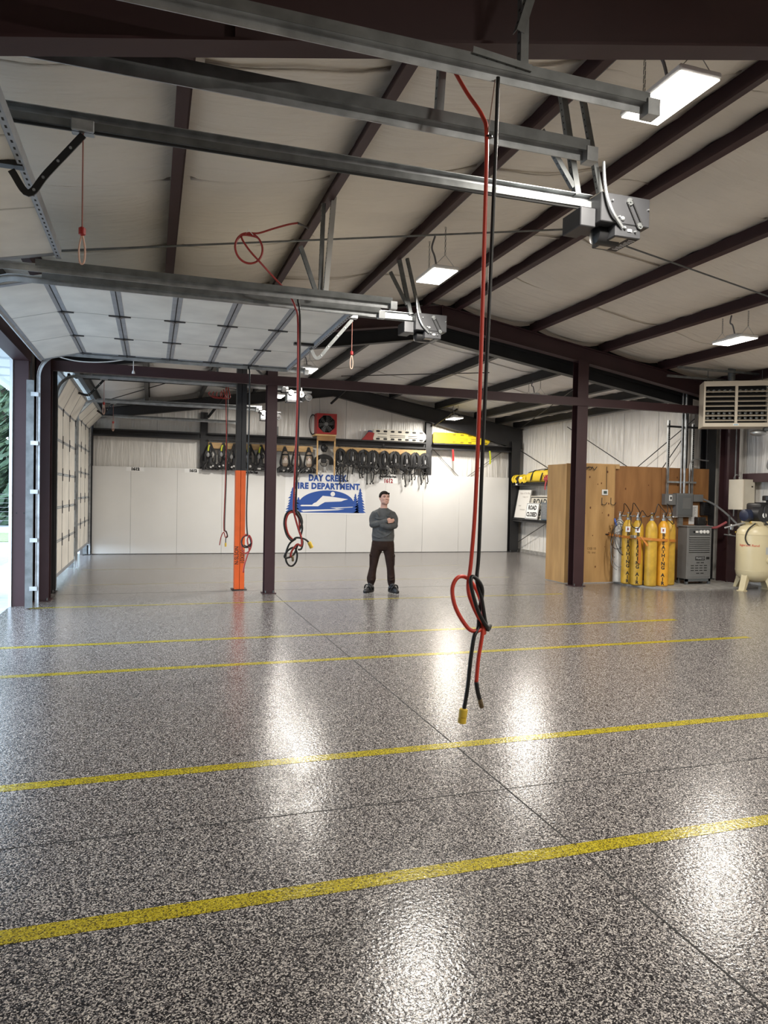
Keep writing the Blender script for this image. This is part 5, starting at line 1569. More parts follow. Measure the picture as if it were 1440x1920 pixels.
H('dark_back', MB().box(-w2 + .03, w2 - .03, .20, .22, .05, hh - .06), M_DARK)
for sx in (-1, 1):
    a, b = (-w2 + .04, -.03) if sx < 0 else (.03, w2 - .04)
    for k in range(7):
        z = .11 + k * .095
        H('louvre', MB().prism([(0, 0), (.09, .035), (.09, .041), (0, .006)], (a, .0, z), (0, 1, 0), (0, 0, 1), b - a), M_BEIGE)
    for k in range(5):
        for z in (.18, .28, .72):
            H('heat_tube', MB().lathe([(.001, 0), (.028, .01), (.030, .03), (.030, .10)], (a + .06 + k * (b - a - .12) / 4, .08, z), (0, 1, 0), 10), M_GALVD, sm='auto')
H('badge', MB().box(-.05, .05, -.014, -.01, .022, .055), M_SIGNW)
H('badge_print', MB().box(-.04, .04, -.0155, -.014, .028, .042), mat('badge_blue', (.15, .35, .45), .5))
H('junction_cover', MB().bbox(w2, w2 + .12, .10, .35, .10, .38, .006), M_BEIGE)
H('flue', MB().lathe([(.07, hh), (.07, hh + .38), (.13, hh + .40), (.13, hh + .42)], (-.05, .25, 0), n=18), M_GALVD, sm='auto')
for sx in (-.5, .5):
    H('hanger_rod', MB().tube([(sx, .2, hh), (sx, .2, hh + .24)], .006, 5), M_GALVD)
H('gas_valve', MB().bbox(w2 - .05, w2 + .10, .12, .28, -.07, .0, .015), M_GALVD)
H('foil_duct', MB().ball((w2 - .12, .28, -.10), (.16, .10, .07), 12, 8), M_GALV, sm='auto')
hp = hose(ht, 'power_cable', [(11.62, 11.25, 3.22), (11.66, 11.25, 3.0), (11.58, 11.3, 2.7), (11.54, 11.35, 2.45), (11.66, 11.4, 2.36), (11.8, 11.45, 2.33)], .014, M_GREYBOX)
for y, z, n in ((11.45, 4.33, 'upper'), (11.75, 4.21, 'lower')):
    tag(obj('support_strut', MB().box(9.62, XR - .05, y - .02, y + .02, z - .02, z + .02), M_GALVD, None, False), '%s horizontal strut carrying the unit heater' % n, 'strut', kind='structure')

# ---- cream electrical box, pipes by the column
t = thing('control_box', 'cream electrical box beside the right maroon column', 'electric box', (11.85, 12.1, 1.58))
obj('case', MB().bbox(11.74, 12.06, 11.92, 12.31, 1.59, 2.23, .006), mat('box_cream', (.66, .61, .50), .45, var=.05), t, False)
for z in (1.70, 2.08):
    obj('latch', MB().lathe([(.016, 0), (.012, .018)], (11.98, 11.92, z), (0, -1, 0), 8), M_PLASTB, t)
obj('door_edge', MB().box(11.742, 11.748, 11.90, 11.925, 1.60, 2.22), M_BEIGE, t, False)
tag(obj('drop_pipe', MB().tube([(11.86, 12.26, 3.5), (11.80, 12.2, 1.9), (11.74, 12.15, 1.45)], .014, 8), M_GALVD), 'dark pipe running down the right maroon column', 'pipe')
t = thing('air_manifold', 'air line valves and fittings on the right maroon column', 'pipe fittings', (11.7, 12.2, 1.1))
obj('grey_hose', MB().tube(cr([(11.58, YE - .10, 1.80), (11.66, 12.6, 1.68), (11.72, 12.3, 1.48), (11.80, 12.1, 1.28), (11.90, 12.0, 1.17)], 6), .022, 8), M_GREYBOX, t)
obj('red_hose', MB().tube(cr([(11.15, 12.3, 1.24), (11.35, 12.25, 1.20), (11.52, 12.2, 1.28), (11.6, 12.2, 1.32)], 6), .026, 8), mat('faded_red', (.35, .08, .09), .5), t)
obj('riser', MB().tube([(11.70, 12.22, 1.02), (11.70, 12.22, 1.46)], .018, 8), M_GALVD, t)
obj('filter_bowl', MB().lathe([(.02, 0), (.04, .02), (.045, .10), (.03, .13)], (11.72, 12.18, 1.15), n=12), M_SILVER, t)
obj('blue_valve', MB().tube([(11.84, 12.0, 1.22), (11.98, 11.95, 1.25)], .032, 8), mat('plug_blue', (.03, .10, .45)), t)
obj('cross_pipe', MB().tube([(11.55, 12.2, 1.06), (11.80, 12.0, 1.02), (11.72, 11.66, .98)], .015, 8), M_GALVD, t)
for k in range(4):
    obj('fitting', MB().lathe([(.02, 0), (.028, .01), (.028, .04), (.02, .05)], (11.66 + .09 * k, 12.18 - .07 * k, 1.05 + .06 * (k % 3)), (1, -.4, .2 * k), 8), M_BRASS if k % 2 else M_SILVER, t)
tag(obj('wall_cable', MB().tube(cr([(11.9, 12.2, 2.30), (11.75, 12.1, 2.33), (11.70, 12.1, 2.30), (11.72, 12.15, 2.25)], 5), .014, 6), M_GREYBOX), 'grey cable curving over the cream electrical box', 'cable')

# ---- air compressor
ac = thing('air_compressor', 'cream vertical tank air compressor with a black pump on top at the right', 'air compressor', (11.45, 11.28, 0))
TX, TY, TR = 11.47, 11.28, .355
tank = obj('tank', MB().lathe([(.05, .16), (.18, .18), (.28, .23), (.34, .31), (TR, .40), (TR, 1.10), (.34, 1.19), (.28, 1.27), (.16, 1.32), (.04, 1.335)], (TX, TY, 0), n=36), M_CREAM, ac)
for z in (.40, 1.11):
    obj('weld_seam', MB().lathe([(TR + .003, 0), (TR + .004, .006), (TR + .003, .012)], (TX, TY, z), n=36), M_CREAM, tank)
for k in range(4):
    a = radians(-60 + 90 * k - 18)
    d = Vector((cos(a), sin(a), 0))
    s_ = Vector((-sin(a), cos(a), 0))
    mb = MB()
    mb.prism([(.22, .30), (.33, .34), (.42, .02), (.36, .02)], Vector((TX, TY, 0)) - s_ * .06, d, (0, 0, 1), -.12)
    lg = obj('leg', mb, M_CREAM, ac, False)
    mb = MB().prism([(.33, -.07), (.46, -.07), (.46, .07), (.33, .07)], Vector((TX, TY, 0)), d, s_, .02)
    obj('foot_pad', mb, M_CREAM, lg, False)
q = text_mb('Ingersoll Rand', .062, 1.1, .001)
aa = atan2(-TY, -TX) + .02
vs = [(TX + (TR + .001 + vz) * cos(aa + (vx - .13) / TR), TY + (TR + .001 + vz) * sin(aa + (vx - .13) / TR), .905 + vy) for vx, vy, vz in q.v]
obj('brand_lettering', MB().add(vs, q.f), mat('brand_red', (.55, .12, .07), .5), tank)
vs, fs = [], []
for k in range(5):
    a = aa + .52 + .26 * k / 4
    vs += [(TX + (TR + .002) * cos(a), TY + (TR + .002) * sin(a), .74), (TX + (TR + .002) * cos(a), TY + (TR + .002) * sin(a), .88)]
fs = [(2 * k, 2 * k + 2, 2 * k + 3, 2 * k + 1) for k in range(4)]
obj('spec_label', MB().add(vs, fs), mat('label_grey', (.45, .46, .45), .5), tank)
obj('sight_port', MB().lathe([(.055, 0), (.055, .03), (.03, .045)], (TX + TR * cos(aa + .70), TY + TR * sin(aa + .70), .62), (cos(aa + .7), sin(aa + .7), 0), 14), M_CREAM, tank)
obj('saddle', MB().prism([(-.22, 0), (.32, 0), (.32, .13), (-.30, .13), (-.30, .10)], (TX + .10, TY - .22, 1.25), (1, 0, 0), (0, 0, 1), -.40), M_CREAM, ac, False)
obj('saddle_lettering', text_mb('USA', .06, 1, .003).xf(plane_xf((TX + .02, TY - .222, 1.325), (1, 0, 0), (0, 0, 1))), M_BLKTXT, ac, False)
pm = obj('pump', MB().bbox(TX - .10, TX + .50, TY - .20, TY + .18, 1.38, 1.74, .04, 2), M_PLASTB, ac)
obj('crankcase', MB().lathe([(.10, 0), (.16, .02), (.16, .22), (.10, .24)], (TX - .03, TY - .24, 1.52), (0, 1, 0), 18), M_BLACK, pm)
obj('badge', MB().lathe([(.05, 0), (.05, .008)], (TX - .05, TY - .242, 1.50), (0, -1, 0), 16), M_SIGNW, pm)
for k in range(5):
    obj('cooling_fin', MB().bbox(TX + .14, TX + .56, TY - .22, TY + .20, 1.56 + k * .045, 1.575 + k * .045, .004), M_BLACK, pm, False)
obj('intake_filter', MB().lathe([(.11, 0), (.12, .01), (.12, .09), (.10, .10)], (TX + .22, TY - .08, 1.79), n=18), M_PLASTB, pm)
obj('intake_neck', MB().lathe([(.05, 0), (.05, .08)], (TX + .22, TY - .08, 1.73), n=12), M_BLACK, pm)
obj('discharge_tube', MB().tube(cr([(TX + .10, TY - .22, 1.70), (TX - .03, TY - .24, 1.66), (TX - .05, TY - .24, 1.5), (TX + .0, TY - .22, 1.42)], 6), .022, 8), M_BLACK, pm)
mo = obj('motor', MB().lathe([(.06, -.02), (.115, 0), (.125, .04), (.125, .28), (.08, .32)], (TX - .30, TY + .02, 1.49), (1, 0, 0), 20), mat('motor_blue', (.015, .022, .05), .4), ac)
obj('motor_box', MB().bbox(TX - .12, TX - .02, TY - .18, TY - .08, 1.43, 1.55, .01), M_PLASTB, mo, False)
obj('motor_label', MB().box(TX - .09, TX - .05, TY - .183, TY - .18, 1.46, 1.52), M_SIGNW, mo, False)
obj('power_cord', MB().tube(cr([(TX - .08, TY - .18, 1.42), (TX - .03, TY - .34, 1.30), (TX - .01, TY - .40, 1.05), (TX + .03, TY - .42, .82), (TX + .14, TY - .42, .66), (TX + .27, TY - .36, .58), (TX + .42, TY - .2, .56)], 8), .014, 8), M_RUBBER, ac)
obj('drain_tube', MB().tube(cr([(TX - .22, TY - .20, 1.34), (TX - .33, TY - .14, 1.22), (TX - .36, TY - .10, 1.05), (TX - .33, TY - .14, .93), (TX - .30, TY - .17, .92)], 6), .013, 8), M_RUBBER, ac)
obj('supply_pipe', MB().tube([(TX - .35, TY + .45, 1.22), (TX - .15, TY + .05, 1.36)], .020, 8), M_SILVER, ac)
obj('outlet_valve', MB().ball((TX - .17, TY - .05, 1.36), (.05, .05, .03), 10, 7), M_BRASS, ac)

# ================================================================== FAR RIGHT SHELVES
XS = XRB - .30
t = thing('whiteboard', 'whiteboard with faint handwriting leaning on the lower girt shelf', 'whiteboard', (XS, 20.2, 1.10))
def lean_board(par, name, y0, y1, z0, z1, xb, xt, th, m, frame=None):
    """board in the yz plane leaning: bottom at xb, top at xt; front faces -x"""
    o = Vector((xb, y1, z0))
    ux = Vector((0, -1, 0))
    uy = Vector((xt - xb, 0, z1 - z0)).normalized()
    h_ = sqrt((xt - xb) ** 2 + (z1 - z0) ** 2)
    w_ = y1 - y0
    b = obj(name, MB().prism([(0, 0), (w_, 0), (w_, h_), (0, h_)], o, ux, uy, -th), m, par, False)
    if frame:
        mb = MB()
        f = .018
        for p in ([(0, 0), (w_, 0), (w_, f), (0, f)], [(0, h_ - f), (w_, h_ - f), (w_, h_), (0, h_)], [(0, f), (f, f), (f, h_ - f), (0, h_ - f)], [(w_ - f, f), (w_, f), (w_, h_ - f), (w_ - f, h_ - f)]):
            mb.prism(p, o, ux, uy, .006)
        obj('frame', mb, frame, par, False)
    return o, ux, uy, w_, h_
o, ux, uy, w_, h_ = lean_board(t, 'surface', 19.72, 20.55, 1.11, 2.02, XS - .06, XS + .10, .02, mat('whiteboard_white', (.74, .72, .68), .35), M_GALVD)
for txt, a, b, sz in (('State of the Bay', .45, .80, .10), ('Friday 2:15', .50, .68, .075), ('check', .25, .40, .07), ('inventory', .45, .28, .08)):
    obj('marker_text', text_mb(txt, sz, 1, 0).xf(plane_xf(o + ux * a + uy * b + ux.cross(uy) * .002, ux, uy)), mat('faded_marker', (.45, .42, .40), .6), t, False)
def road_sign(lab, y0, y1, z1, xb, xt, s1, s2, face, big):
    t = thing('road_sign', lab, 'sign', (xb, (y0 + y1) / 2, 1.10))
    o, ux, uy, w_, h_ = lean_board(t, 'plate', y0, y1, 1.11, z1, xb, xt, .012, face)
    f = .03 if big else .014
    mb = MB()
    for p in ([(f, f), (w_ - f, f), (w_ - f, 2 * f), (f, 2 * f)], [(f, h_ - 2 * f), (w_ - f, h_ - 2 * f), (w_ - f, h_ - f), (f, h_ - f)], [(f, 2 * f), (2 * f, 2 * f), (2 * f, h_ - 2 * f), (f, h_ - 2 * f)], [(w_ - 2 * f, 2 * f), (w_ - f, 2 * f), (w_ - f, h_ - 2 * f), (w_ - 2 * f, h_ - 2 * f)]):
        mb.prism(p, o, ux, uy, .002)
    obj('border', mb, M_BLKTXT, t, False)
    for txt, b, sz, wd in (('ROAD', s1, h_ * .36, w_ * .66), ('CLOSED', s2, h_ * .36, w_ * .82)):
        q = text_mb(txt, sz, 1, .008)
        xs = [v[0] for v in q.v]
        k = wd / (max(xs) - min(xs))
        q.v = [(v[0] * k, v[1], v[2]) for v in q.v]
        obj('lettering', q.xf(plane_xf(o + ux * (w_ / 2) + uy * (h_ * b) + ux.cross(uy) * .002, ux, uy)), M_BLKTXT, t, False)
    return t
road_sign('large weathered road sign with a dark frame behind the small one', 18.52, 19.70, 1.82, XS - .05, XS + .06, .72, .28, mat('sign_aged', (.52, .49, .42), .5), True)
road_sign('small white ROAD CLOSED sign leaning in front of the larger sign', 18.98, 19.72, 1.60, XS - .13, XS - .06, .70, .28, M_SIGNW, False)
t = thing('storage_box', 'blue and grey printed box at the end of the lower girt shelf', 'box', (XS, 18.45, 1.10))
obj('carton', MB().bbox(XS - .14, XS + .12, 18.12, 18.75, 1.11, 1.62, .006), mat('carton_blue', (.03, .09, .16), .5), t, False)
obj('grey_label', MB().box(XS - .143, XS - .139, 18.40, 18.74, 1.13, 1.61), mat('carton_grey', (.14, .15, .16), .5), t, False)
mb = MB()
for k in range(9):
    mb.box(XS - .145, XS - .143, 18.44 + .03 * (k % 2), 18.60 + .1 * r.random(), 1.20 + k * .043, 1.208 + k * .043)
stuff(obj('print', mb, mat('print_grey', (.35, .36, .37), .5), t, False))
tag(obj('tape_roll', MB().lathe([(.02, 0), (.055, 0), (.055, .05), (.02, .05)], (XS - .05, 18.86, 1.102), (0, 0, 1), 14), mat('roll_pale', (.6, .6, .5), .5)), 'pale tape roll on the lower girt shelf beside the blue box', 'tape roll')

def soft(name, rings, m, par, n=18):
    return obj(name, MB().loft(rings, n), m, par, True)
t = thing('gear_bag', 'large yellow gear bag on the upper girt shelf', 'bag', (XS, 18.8, 2.23))
mb = MB()
secs = [(17.95, .10, .10), (18.05, .17, .26), (18.5, .19, .36), (19.1, .19, .35), (19.6, .18, .28), (19.75, .10, .12)]
vs, fs = [], []
n = 16
for yy, a, h_ in secs:
    for k in range(n):
        th = 2 * pi * k / n
        vs.append((XS + a * math.copysign(abs(cos(th)) ** .6, cos(th)), yy, 2.235 + h_ / 2 + h_ / 2 * math.copysign(abs(sin(th)) ** .6, sin(th))))
for i in range(len(secs) - 1):
    for k in range(n):
        fs.append((i * n + k, i * n + (k + 1) % n, (i + 1) * n + (k + 1) % n, (i + 1) * n + k))
fs += [tuple(range(n - 1, -1, -1)), tuple(range((len(secs) - 1) * n, len(secs) * n))]
obj('bag', MB().add(vs, fs), mat('bag_yellow', (.70, .50, .02), .55, bump=.4, bscale=9), t)
for yy in (18.62, 19.2):
    mb = MB()
    strapline(mb, [(XS + .05, yy, 2.60), (XS - .12, yy, 2.58), (XS - .205, yy + .03, 2.42), (XS - .2, yy + .12, 2.26)], .06, .012, nrm=(-1, 0, .3))
    obj('black_strap', mb, M_STRAP, t)
mb = MB()
mb.tube(cr([(XS - .03, 18.1, 2.60), (XS - .1, 18.8, 2.61), (XS - .1, 19.6, 2.53)], 6), .012, 6)
obj('piping', mb, M_STRAP, t)
t = thing('harness_bag', 'black and yellow harness bundle at the left end of the upper girt shelf', 'bag', (XS, 20.1, 2.23))
soft('roll', [(XS, 20.1, 2.235, .14, .42, .8), (XS, 20.1, 2.30, .17, .46, .8), (XS, 20.1, 2.40, .15, .44, .8), (XS, 20.1, 2.45, .08, .32, .8)], M_STRAP, t)
for i, yy in enumerate((20.48, 20.30, 19.98, 19.78, 19.70)):
    mb = MB()
    strapline(mb, [(XS + .02, yy, 2.46), (XS - .12, yy + .02, 2.43), (XS - .18, yy + .05 * (i % 2), 2.33), (XS - .15, yy - .04, 2.24)], .09 if i != 2 else .16, .02, nrm=(-1, 0, .3))
    obj('yellow_band', mb, MATS['bag_yellow'], t)
obj('reflector', MB().bbox(XS - .19, XS - .17, 19.85, 20.0, 2.33, 2.40, .006), M_SIGNW, t)
t = thing('rope_bag', 'red rope bag hanging over the edge of the upper girt shelf', 'bag', (XS - .1, 18.2, 2.2))
soft('bag', [(XS - .16, 18.2, 2.235, .10, .24, .8), (XS - .18, 18.2, 2.30, .14, .30, .8), (XS - .16, 18.16, 2.42, .12, .24, .9), (XS - .12, 18.12, 2.48, .05, .12)], mat('bag_red', (.36, .03, .04), .6, bump=.5, bscale=14), t)
mb = MB()
strapline(mb, [(XS - .28, 18.25, 2.26), (XS - .30, 18.27, 2.12), (XS - .29, 18.29, 2.0)], .06, .012, nrm=(-1, 0, 0))
obj('strap', mb, MATS['bag_red'], t)
for k in range(4):
    obj('cord', MB().tube(cr([(XS - .25, 18.0 + .1 * k, 2.30), (XS - .31, 18.02 + .1 * k, 2.36), (XS - .28, 18.1 + .1 * k, 2.42)], 5), .012, 6), M_RED, t)
tag(obj('shelf_tag', MB().box(XRB - .40, XRB - .385, 20.30, 20.42, 2.15, 2.20), M_SIGNW, None, False), 'small white tag on the edge of the upper girt shelf', 'tag')

# ================================================================== OUTSIDE
struct('ground', MB().box(-70, XL - .25, -30, 90, -.30, -.06), M_ASPH, 'asphalt yard outside the doors', 'ground')
struct('apron', MB().box(-3.2, XL - .24, -5, 22, -.20, -.012), mat('apron_concrete', (.36, .37, .38), .7, var=.2, vscale=5), 'concrete apron outside the doors', 'apron')
for i, (y, n) in enumerate(((13.6, 'nearest white stripe on the yard'), (16.4, 'second white stripe on the yard'), (18.3, 'third white stripe on the yard'), (21.0, 'fourth white stripe on the yard'), (24.0, 'farthest white stripe on the yard'))):
    struct('ground_marking', MB().box(-14, -2.6, y - .09, y + .09, -.10, -.052), M_WHITE, n, 'stripe', smooth=False)
struct('verge', MB().box(-40, -2.2, 26.5, 31.5, -.1, -.03), mat('verge_grass', (.16, .19, .09), .9, var=.5, vscale=12), 'grass verge beyond the yard', 'verge')
struct('gravel_strip', MB().box(-40, -2.2, 31.5, 36, -.1, -.02), mat('gravel', (.34, .34, .33), .9, var=.5, vscale=40), 'gravel strip in front of the trees', 'gravel')
fn_ = thing('wire_fence', 'wire fence with a wooden post in front of the conifers', 'fence', (-5.2, 36.5, 0))
for k in range(4):
    x = -5.0 - 2.2 * k
    obj('fence_post', MB().lathe([(.07, -.1), (.06, 1.9), (.02, 1.95)], (x, 36.5, 0), n=8), mat('weathered_wood', (.30, .28, .25), .8), fn_)
for k in range(7):
    obj('wire', MB().tube([(-13, 36.5, .25 + k * .2), (-4.5, 36.5, .25 + k * .2)], .012, 4), M_GALVD, fn_)
tag(obj('drain_pipe_end', MB().lathe([(.13, 0), (.13, .3), (.11, .3), (.11, .02)], (-2.5, 12.9, .07), (-.3, -1, 0), 14), M_PLASTB), 'black pipe end lying on the apron outside the jamb', 'pipe')
tag(obj('marker_post', MB().bbox(-4.0, -3.92, 31.9, 31.98, -.02, 1.6, .01), M_WHITE), 'pale marker post at the edge of the verge', 'post')

M_NEED = [mat('conifer_a', (.045, .085, .045), .8, var=.6, vscale=4), mat('conifer_b', (.065, .11, .05), .8, var=.6, vscale=4)]
M_BARK = mat('bark', (.10, .075, .055), .9)
def conifer(x, y, h, rad, seed, lab, low=.3):
    r = random.Random(seed)
    t = thing('conifer_tree', lab, 'tree', (x, y, 0), group='conifers behind the fence')
    obj('trunk', MB().lathe([(.30, -.2), (.22, h * .4), (.05, h * .97)], (x, y, 0), n=8), M_BARK, t)
    mb = MB()
    n = int(640)
    for k in range(n):
        f = (k + r.random()) / n
        z = low + (h - low) * f
        L = rad * (1 - f) ** .8 * (.7 + .5 * r.random()) + .15
        a = r.random() * 2 * pi
        d = Vector((cos(a), sin(a), 0))
        s_ = Vector((-sin(a), cos(a), 0))
        base = Vector((x, y, z)) + d * L * .15
        for q in range(4):
            u0 = .25 + .2 * q
            c = base + d * L * u0 + Vector((0, 0, -.12 * L * u0 - .15 * r.random()))
            wv = L * .15 * (1.2 - u0 * .6)
            dr = Vector((0, 0, -(.25 + .35 * r.random()) * (.5 + L * .25)))
            p = c - s_ * wv + dr * .6
            mb.add([c, c + d * L * .22 - s_ * wv * (.5 + r.random()) + dr, c + d * L * .34 + dr * 1.3, c + d * L * .22 + s_ * wv * (.5 + r.random()) + dr], [(0, 1, 2, 3)])
    o = obj('foliage', mb, M_NEED[seed % 2], t, False)
    o['kind'] = 'stuff'
    return t
for i, (x, y, h, rd, n) in enumerate(((-5.4, 40.5, 17, 2.15, 'nearest tall conifer right behind the fence'), (-11.4, 41, 18, 2.15, 'second conifer along the fence'), (-17.4, 40.5, 16, 2.15, 'third conifer along the fence'),
                                      (-8.4, 47, 19, 2.15, 'tall conifer of the back row between the first two'), (-2.2, 47.5, 18, 2.15, 'conifer of the back row nearest to the building'), (-14.4, 47, 19, 2.15, 'conifer of the back row farther from the building'), (-18, 28, 15, 2.15, 'conifer standing off to the side of the yard'), (-24, 18, 16, 2.15, 'conifer far across the yard'))):
    conifer(x, y, h, rd, i, n)

# ================================================================== THE MAN
def remeshed(mb, voxel, it=4, m=None, fac=.5):
    me = bpy.data.meshes.new('tmp')
    me.from_pydata([tuple(v) for v in mb.v], [], mb.f)
    o = bpy.data.objects.new('tmp', me)
    COL.objects.link(o)
    md = o.modifiers.new('r', 'REMESH')
    md.mode = 'VOXEL'
    md.voxel_size = voxel
    sm = o.modifiers.new('s', 'SMOOTH')
    sm.factor = fac
    sm.iterations = it
    dg = bpy.context.evaluated_depsgraph_get()
    n = bpy.data.meshes.new_from_object(o.evaluated_get(dg))
    bpy.data.objects.remove(o)
    bpy.data.meshes.remove(me)
    n.materials.clear()
    if m:
        n.materials.append(m)
    n.polygons.foreach_set('use_smooth', [True] * len(n.polygons))
    return n

def limb(mb, pts, rs, k=5, n=14):
    P = cr([Vector(p) for p in pts], k)
    R = []
    for i in range(len(rs) - 1):
        for j in range(k):
            R.append(rs[i] + (rs[i + 1] - rs[i]) * j / k)
    R.append(rs[-1])
    mb.tube(P, R, n)
    mb.ball(P[0], R[0], 12, 8)
    mb.ball(P[-1], R[-1], 12, 8)

M_SKIN = mat('skin', (.62, .36, .28), .5, var=.12, vscale=30)
M_SWEAT = mat('grey_sweater', (.090, .092, .092), .9, var=.25, vscale=14, bump=.5, bscale=26, spec=.2)
M_TROU = mat('brown_trousers', (.028, .014, .010), .85, var=.3, vscale=10, bump=.6, bscale=18, spec=.25)
M_BOOT = mat('black_boot', (.014, .014, .016), .45, var=.3, vscale=20)
M_HAIR = mat('dark_hair', (.010, .006, .004), .85, spec=.15, bump=.6, bscale=120)

def head_mb():
    h = MB()
    h.loft([(0, -.030, -.118, .036, .034), (0, -.030, -.106, .052, .052), (0, -.020, -.080, .066, .071), (0, -.010, -.045, .074, .083), (0, -.004, -.005, .077, .089), (0, 0, .040, .076, .094),
            (0, .004, .075, .070, .088), (0, .006, .100, .054, .068), (0, .006, .116, .030, .040)], 28)
    h.ball((0, .018, .035), (.078, .085, .085), 18, 12)
    # brow, nose, cheeks, lips, chin, ears
    h.ball((0, -.083, .030), (.048, .016, .012), 14, 8)
    h.loft([(0, -.100, -.030, .017, .018), (0, -.106, -.020, .014, .020), (0, -.096, .002, .010, .016), (0, -.086, .022, .009, .012)], 12)
    for s_ in (-1, 1):
        h.ball((s_ * .036, -.070, -.025), (.026, .024, .022), 12, 8)
        h.ball((s_ * .078, .010, -.002), (.009, .020, .032), 10, 8)
        h.ball((s_ * .014, -.098, -.030), (.009, .010, .007), 8, 6)
    h.ball((0, -.086, -.062), (.026, .012, .007), 12, 8)
    h.ball((0, -.082, -.074), (.022, .012, .007), 12, 8)
    h.ball((0, -.070, -.105), (.026, .020, .016), 12, 8)
    return h

HM = Matrix.Translation((.010, -.012, 1.697)) @ Matrix.Rotation(radians(20), 4, 'Z') @ Matrix.Rotation(radians(-4), 4, 'X') @ Matrix.Diagonal((1.08, 1.0, .93, 1))

body = MB()
hd = head_mb().xf(HM)
body.add(hd.v, hd.f)
limb(body, [(0, .012, 1.46), (.004, .008, 1.54), (.010, -.002, 1.62)], [.070, .060, .058])
body.loft([(0, 0, .80, .155, .100), (0, 0, .92, .15, .095), (0, 0, 1.05, .145, .09), (0, 0, 1.25, .165, .10), (0, 0, 1.38, .17, .095), (0, .005, 1.44, .13, .070), (0, .01, 1.50, .06, .05)], 20)
# arms: folded across the chest
EA, EB = (-.188, -.055, 1.215), (.196, -.055, 1.205)
limb(body, [(-.150, .0, 1.385), (-.184, -.01, 1.31), EA], [.050, .044, .038])
limb(body, [(.150, .0, 1.385), (.188, -.01, 1.31), EB], [.050, .044, .038])
WA, WB = (.035, -.172, 1.292), (-.05, -.150, 1.225)
limb(body, [EA, (-.09, -.14, 1.245), WA], [.040, .038, .027])
limb(body, [EB, (.09, -.165, 1.195), WB], [.040, .038, .027])
# hands: palm, four fingers of different lengths, thumb off the side
def hand(mb, w, d, up, tuck):
    w, d, up, tuck = Vector(w), Vector(d).normalized(), Vector(up).normalized(), Vector(tuck).normalized()
    c = w + d * .055
    for q in (-.028, -.010, .010, .028):
        limb(mb, [w + d * .01 + up * q * .6, w + d * .05 + up * q, w + d * .085 + up * q], [.013, .014, .011], 3, 8)
    for q, L in ((.030, .066), (.010, .075), (-.010, .070), (-.029, .055)):
        a = w + d * .085 + up * q
        limb(mb, [a, a + d * L * .45 + tuck * .006, a + d * L * .8 + tuck * .022, a + d * L * .95 + tuck * .04], [.0095, .009, .0085, .007], 3, 8)
    a = w + d * .025 + up * .028
    limb(mb, [a, a + d * .025 + up * .020, a + d * .055 + up * .026 - tuck * .004], [.012, .0105, .0085], 3, 8)
hand(body, WA, (.95, .10, .06), (0, -.1, 1), (0, 1, .1))
hand(body, WB, (-.9, .35, .12), (0, -.2, 1), (0, 1, 0))
# legs
LEGL = [(-.090, 0, .84), (-.149, -.01, .595), (-.168, -.02, .455), (-.192, .0, .27), (-.197, .02, .10)]
LEGR = [(.085, 0, .84), (.127, -.01, .595), (.143, -.02, .455), (.158, .0, .27), (.164, .02, .10)]
for L in (LEGL, LEGR):
    limb(body, L, [.085, .064, .052, .048, .038])

man = bpy.data.objects.new('person', remeshed(body, .0065, 3, M_SKIN))
COL.objects.link(man)
man.location = (3.93, 12.12, 0)
man.rotation_euler = (0, 0, radians(-16))
tag(man, 'man with folded arms in a grey sweater, brown trousers and spiked overshoes, standing mid-hall', 'person')

def on_man(name, me_or_mb, m=None, parent=None, smooth=True):
    me = me_or_mb if isinstance(me_or_mb, bpy.types.Mesh) else me_or_mb.mesh(name, m, smooth)
    o = bpy.data.objects.new(name, me)
    COL.objects.link(o)
    o.parent = parent or man
    return o

# sweater
sw = MB()
sw.loft([(0, 0, .935, .182, .118), (0, 0, .965, .190, .124), (0, 0, .985, .198, .132), (0, -.004, 1.03, .203, .138), (0, -.004, 1.10, .196, .134), (0, 0, 1.20, .190, .128), (0, 0, 1.30, .200, .126), (0, 0, 1.39, .205, .118), (0, .004, 1.445, .195, .100), (0, .008, 1.48, .150, .086), (0, .010, 1.505, .100, .076), (0, .010, 1.520, .076, .068)], 28)
limb(sw, [(-.160, .002, 1.405), (-.190, -.008, 1.33), (-.188, -.055, 1.225)], [.066, .066, .058])
limb(sw, [(.160, .002, 1.405), (.197, -.008, 1.33), (.196, -.055, 1.215)], [.066, .066, .058])
limb(sw, [(-.192, -.055, 1.225), (-.09, -.142, 1.247), (.030, -.170, 1.290)], [.060, .054, .040])
limb(sw, [(.200, -.055, 1.215), (.10, -.165, 1.195), (-.03, -.178, 1.215)], [.060, .055, .042])
# soft folds
for a, b, c in (((-.16, -.10, 1.36), (-.10, -.125, 1.33), (-.02, -.128, 1.34)), ((.05, -.128, 1.40), (.12, -.12, 1.36), (.18, -.09, 1.33)), ((-.12, -.128, 1.12), (-.03, -.142, 1.08), (.06, -.140, 1.04)),
                ((.16, -.11, 1.12), (.10, -.135, 1.06), (.02, -.14, 1.02)), ((-.17, -.08, 1.03), (-.10, -.128, 1.0), (0, -.14, 1.01)), ((-.13, -.08, 1.46), (-.10, -.11, 1.42), (-.08, -.122, 1.37)), ((.13, -.08, 1.46), (.09, -.11, 1.42), (.07, -.122, 1.37))):
    limb(sw, [a, b, c], [.006, .012, .006], 4, 8)
swo = on_man('sweater', remeshed(sw, .008, 3, M_SWEAT))
on_man('hem_band', MB().loft([(0, 0, .932, .186, .121), (0, 0, .938, .193, .126), (0, 0, .972, .198, .130), (0, 0, .978, .192, .126)], 28), mat('sweater_rib', (.075, .077, .077), .9), swo)
nb = MB()
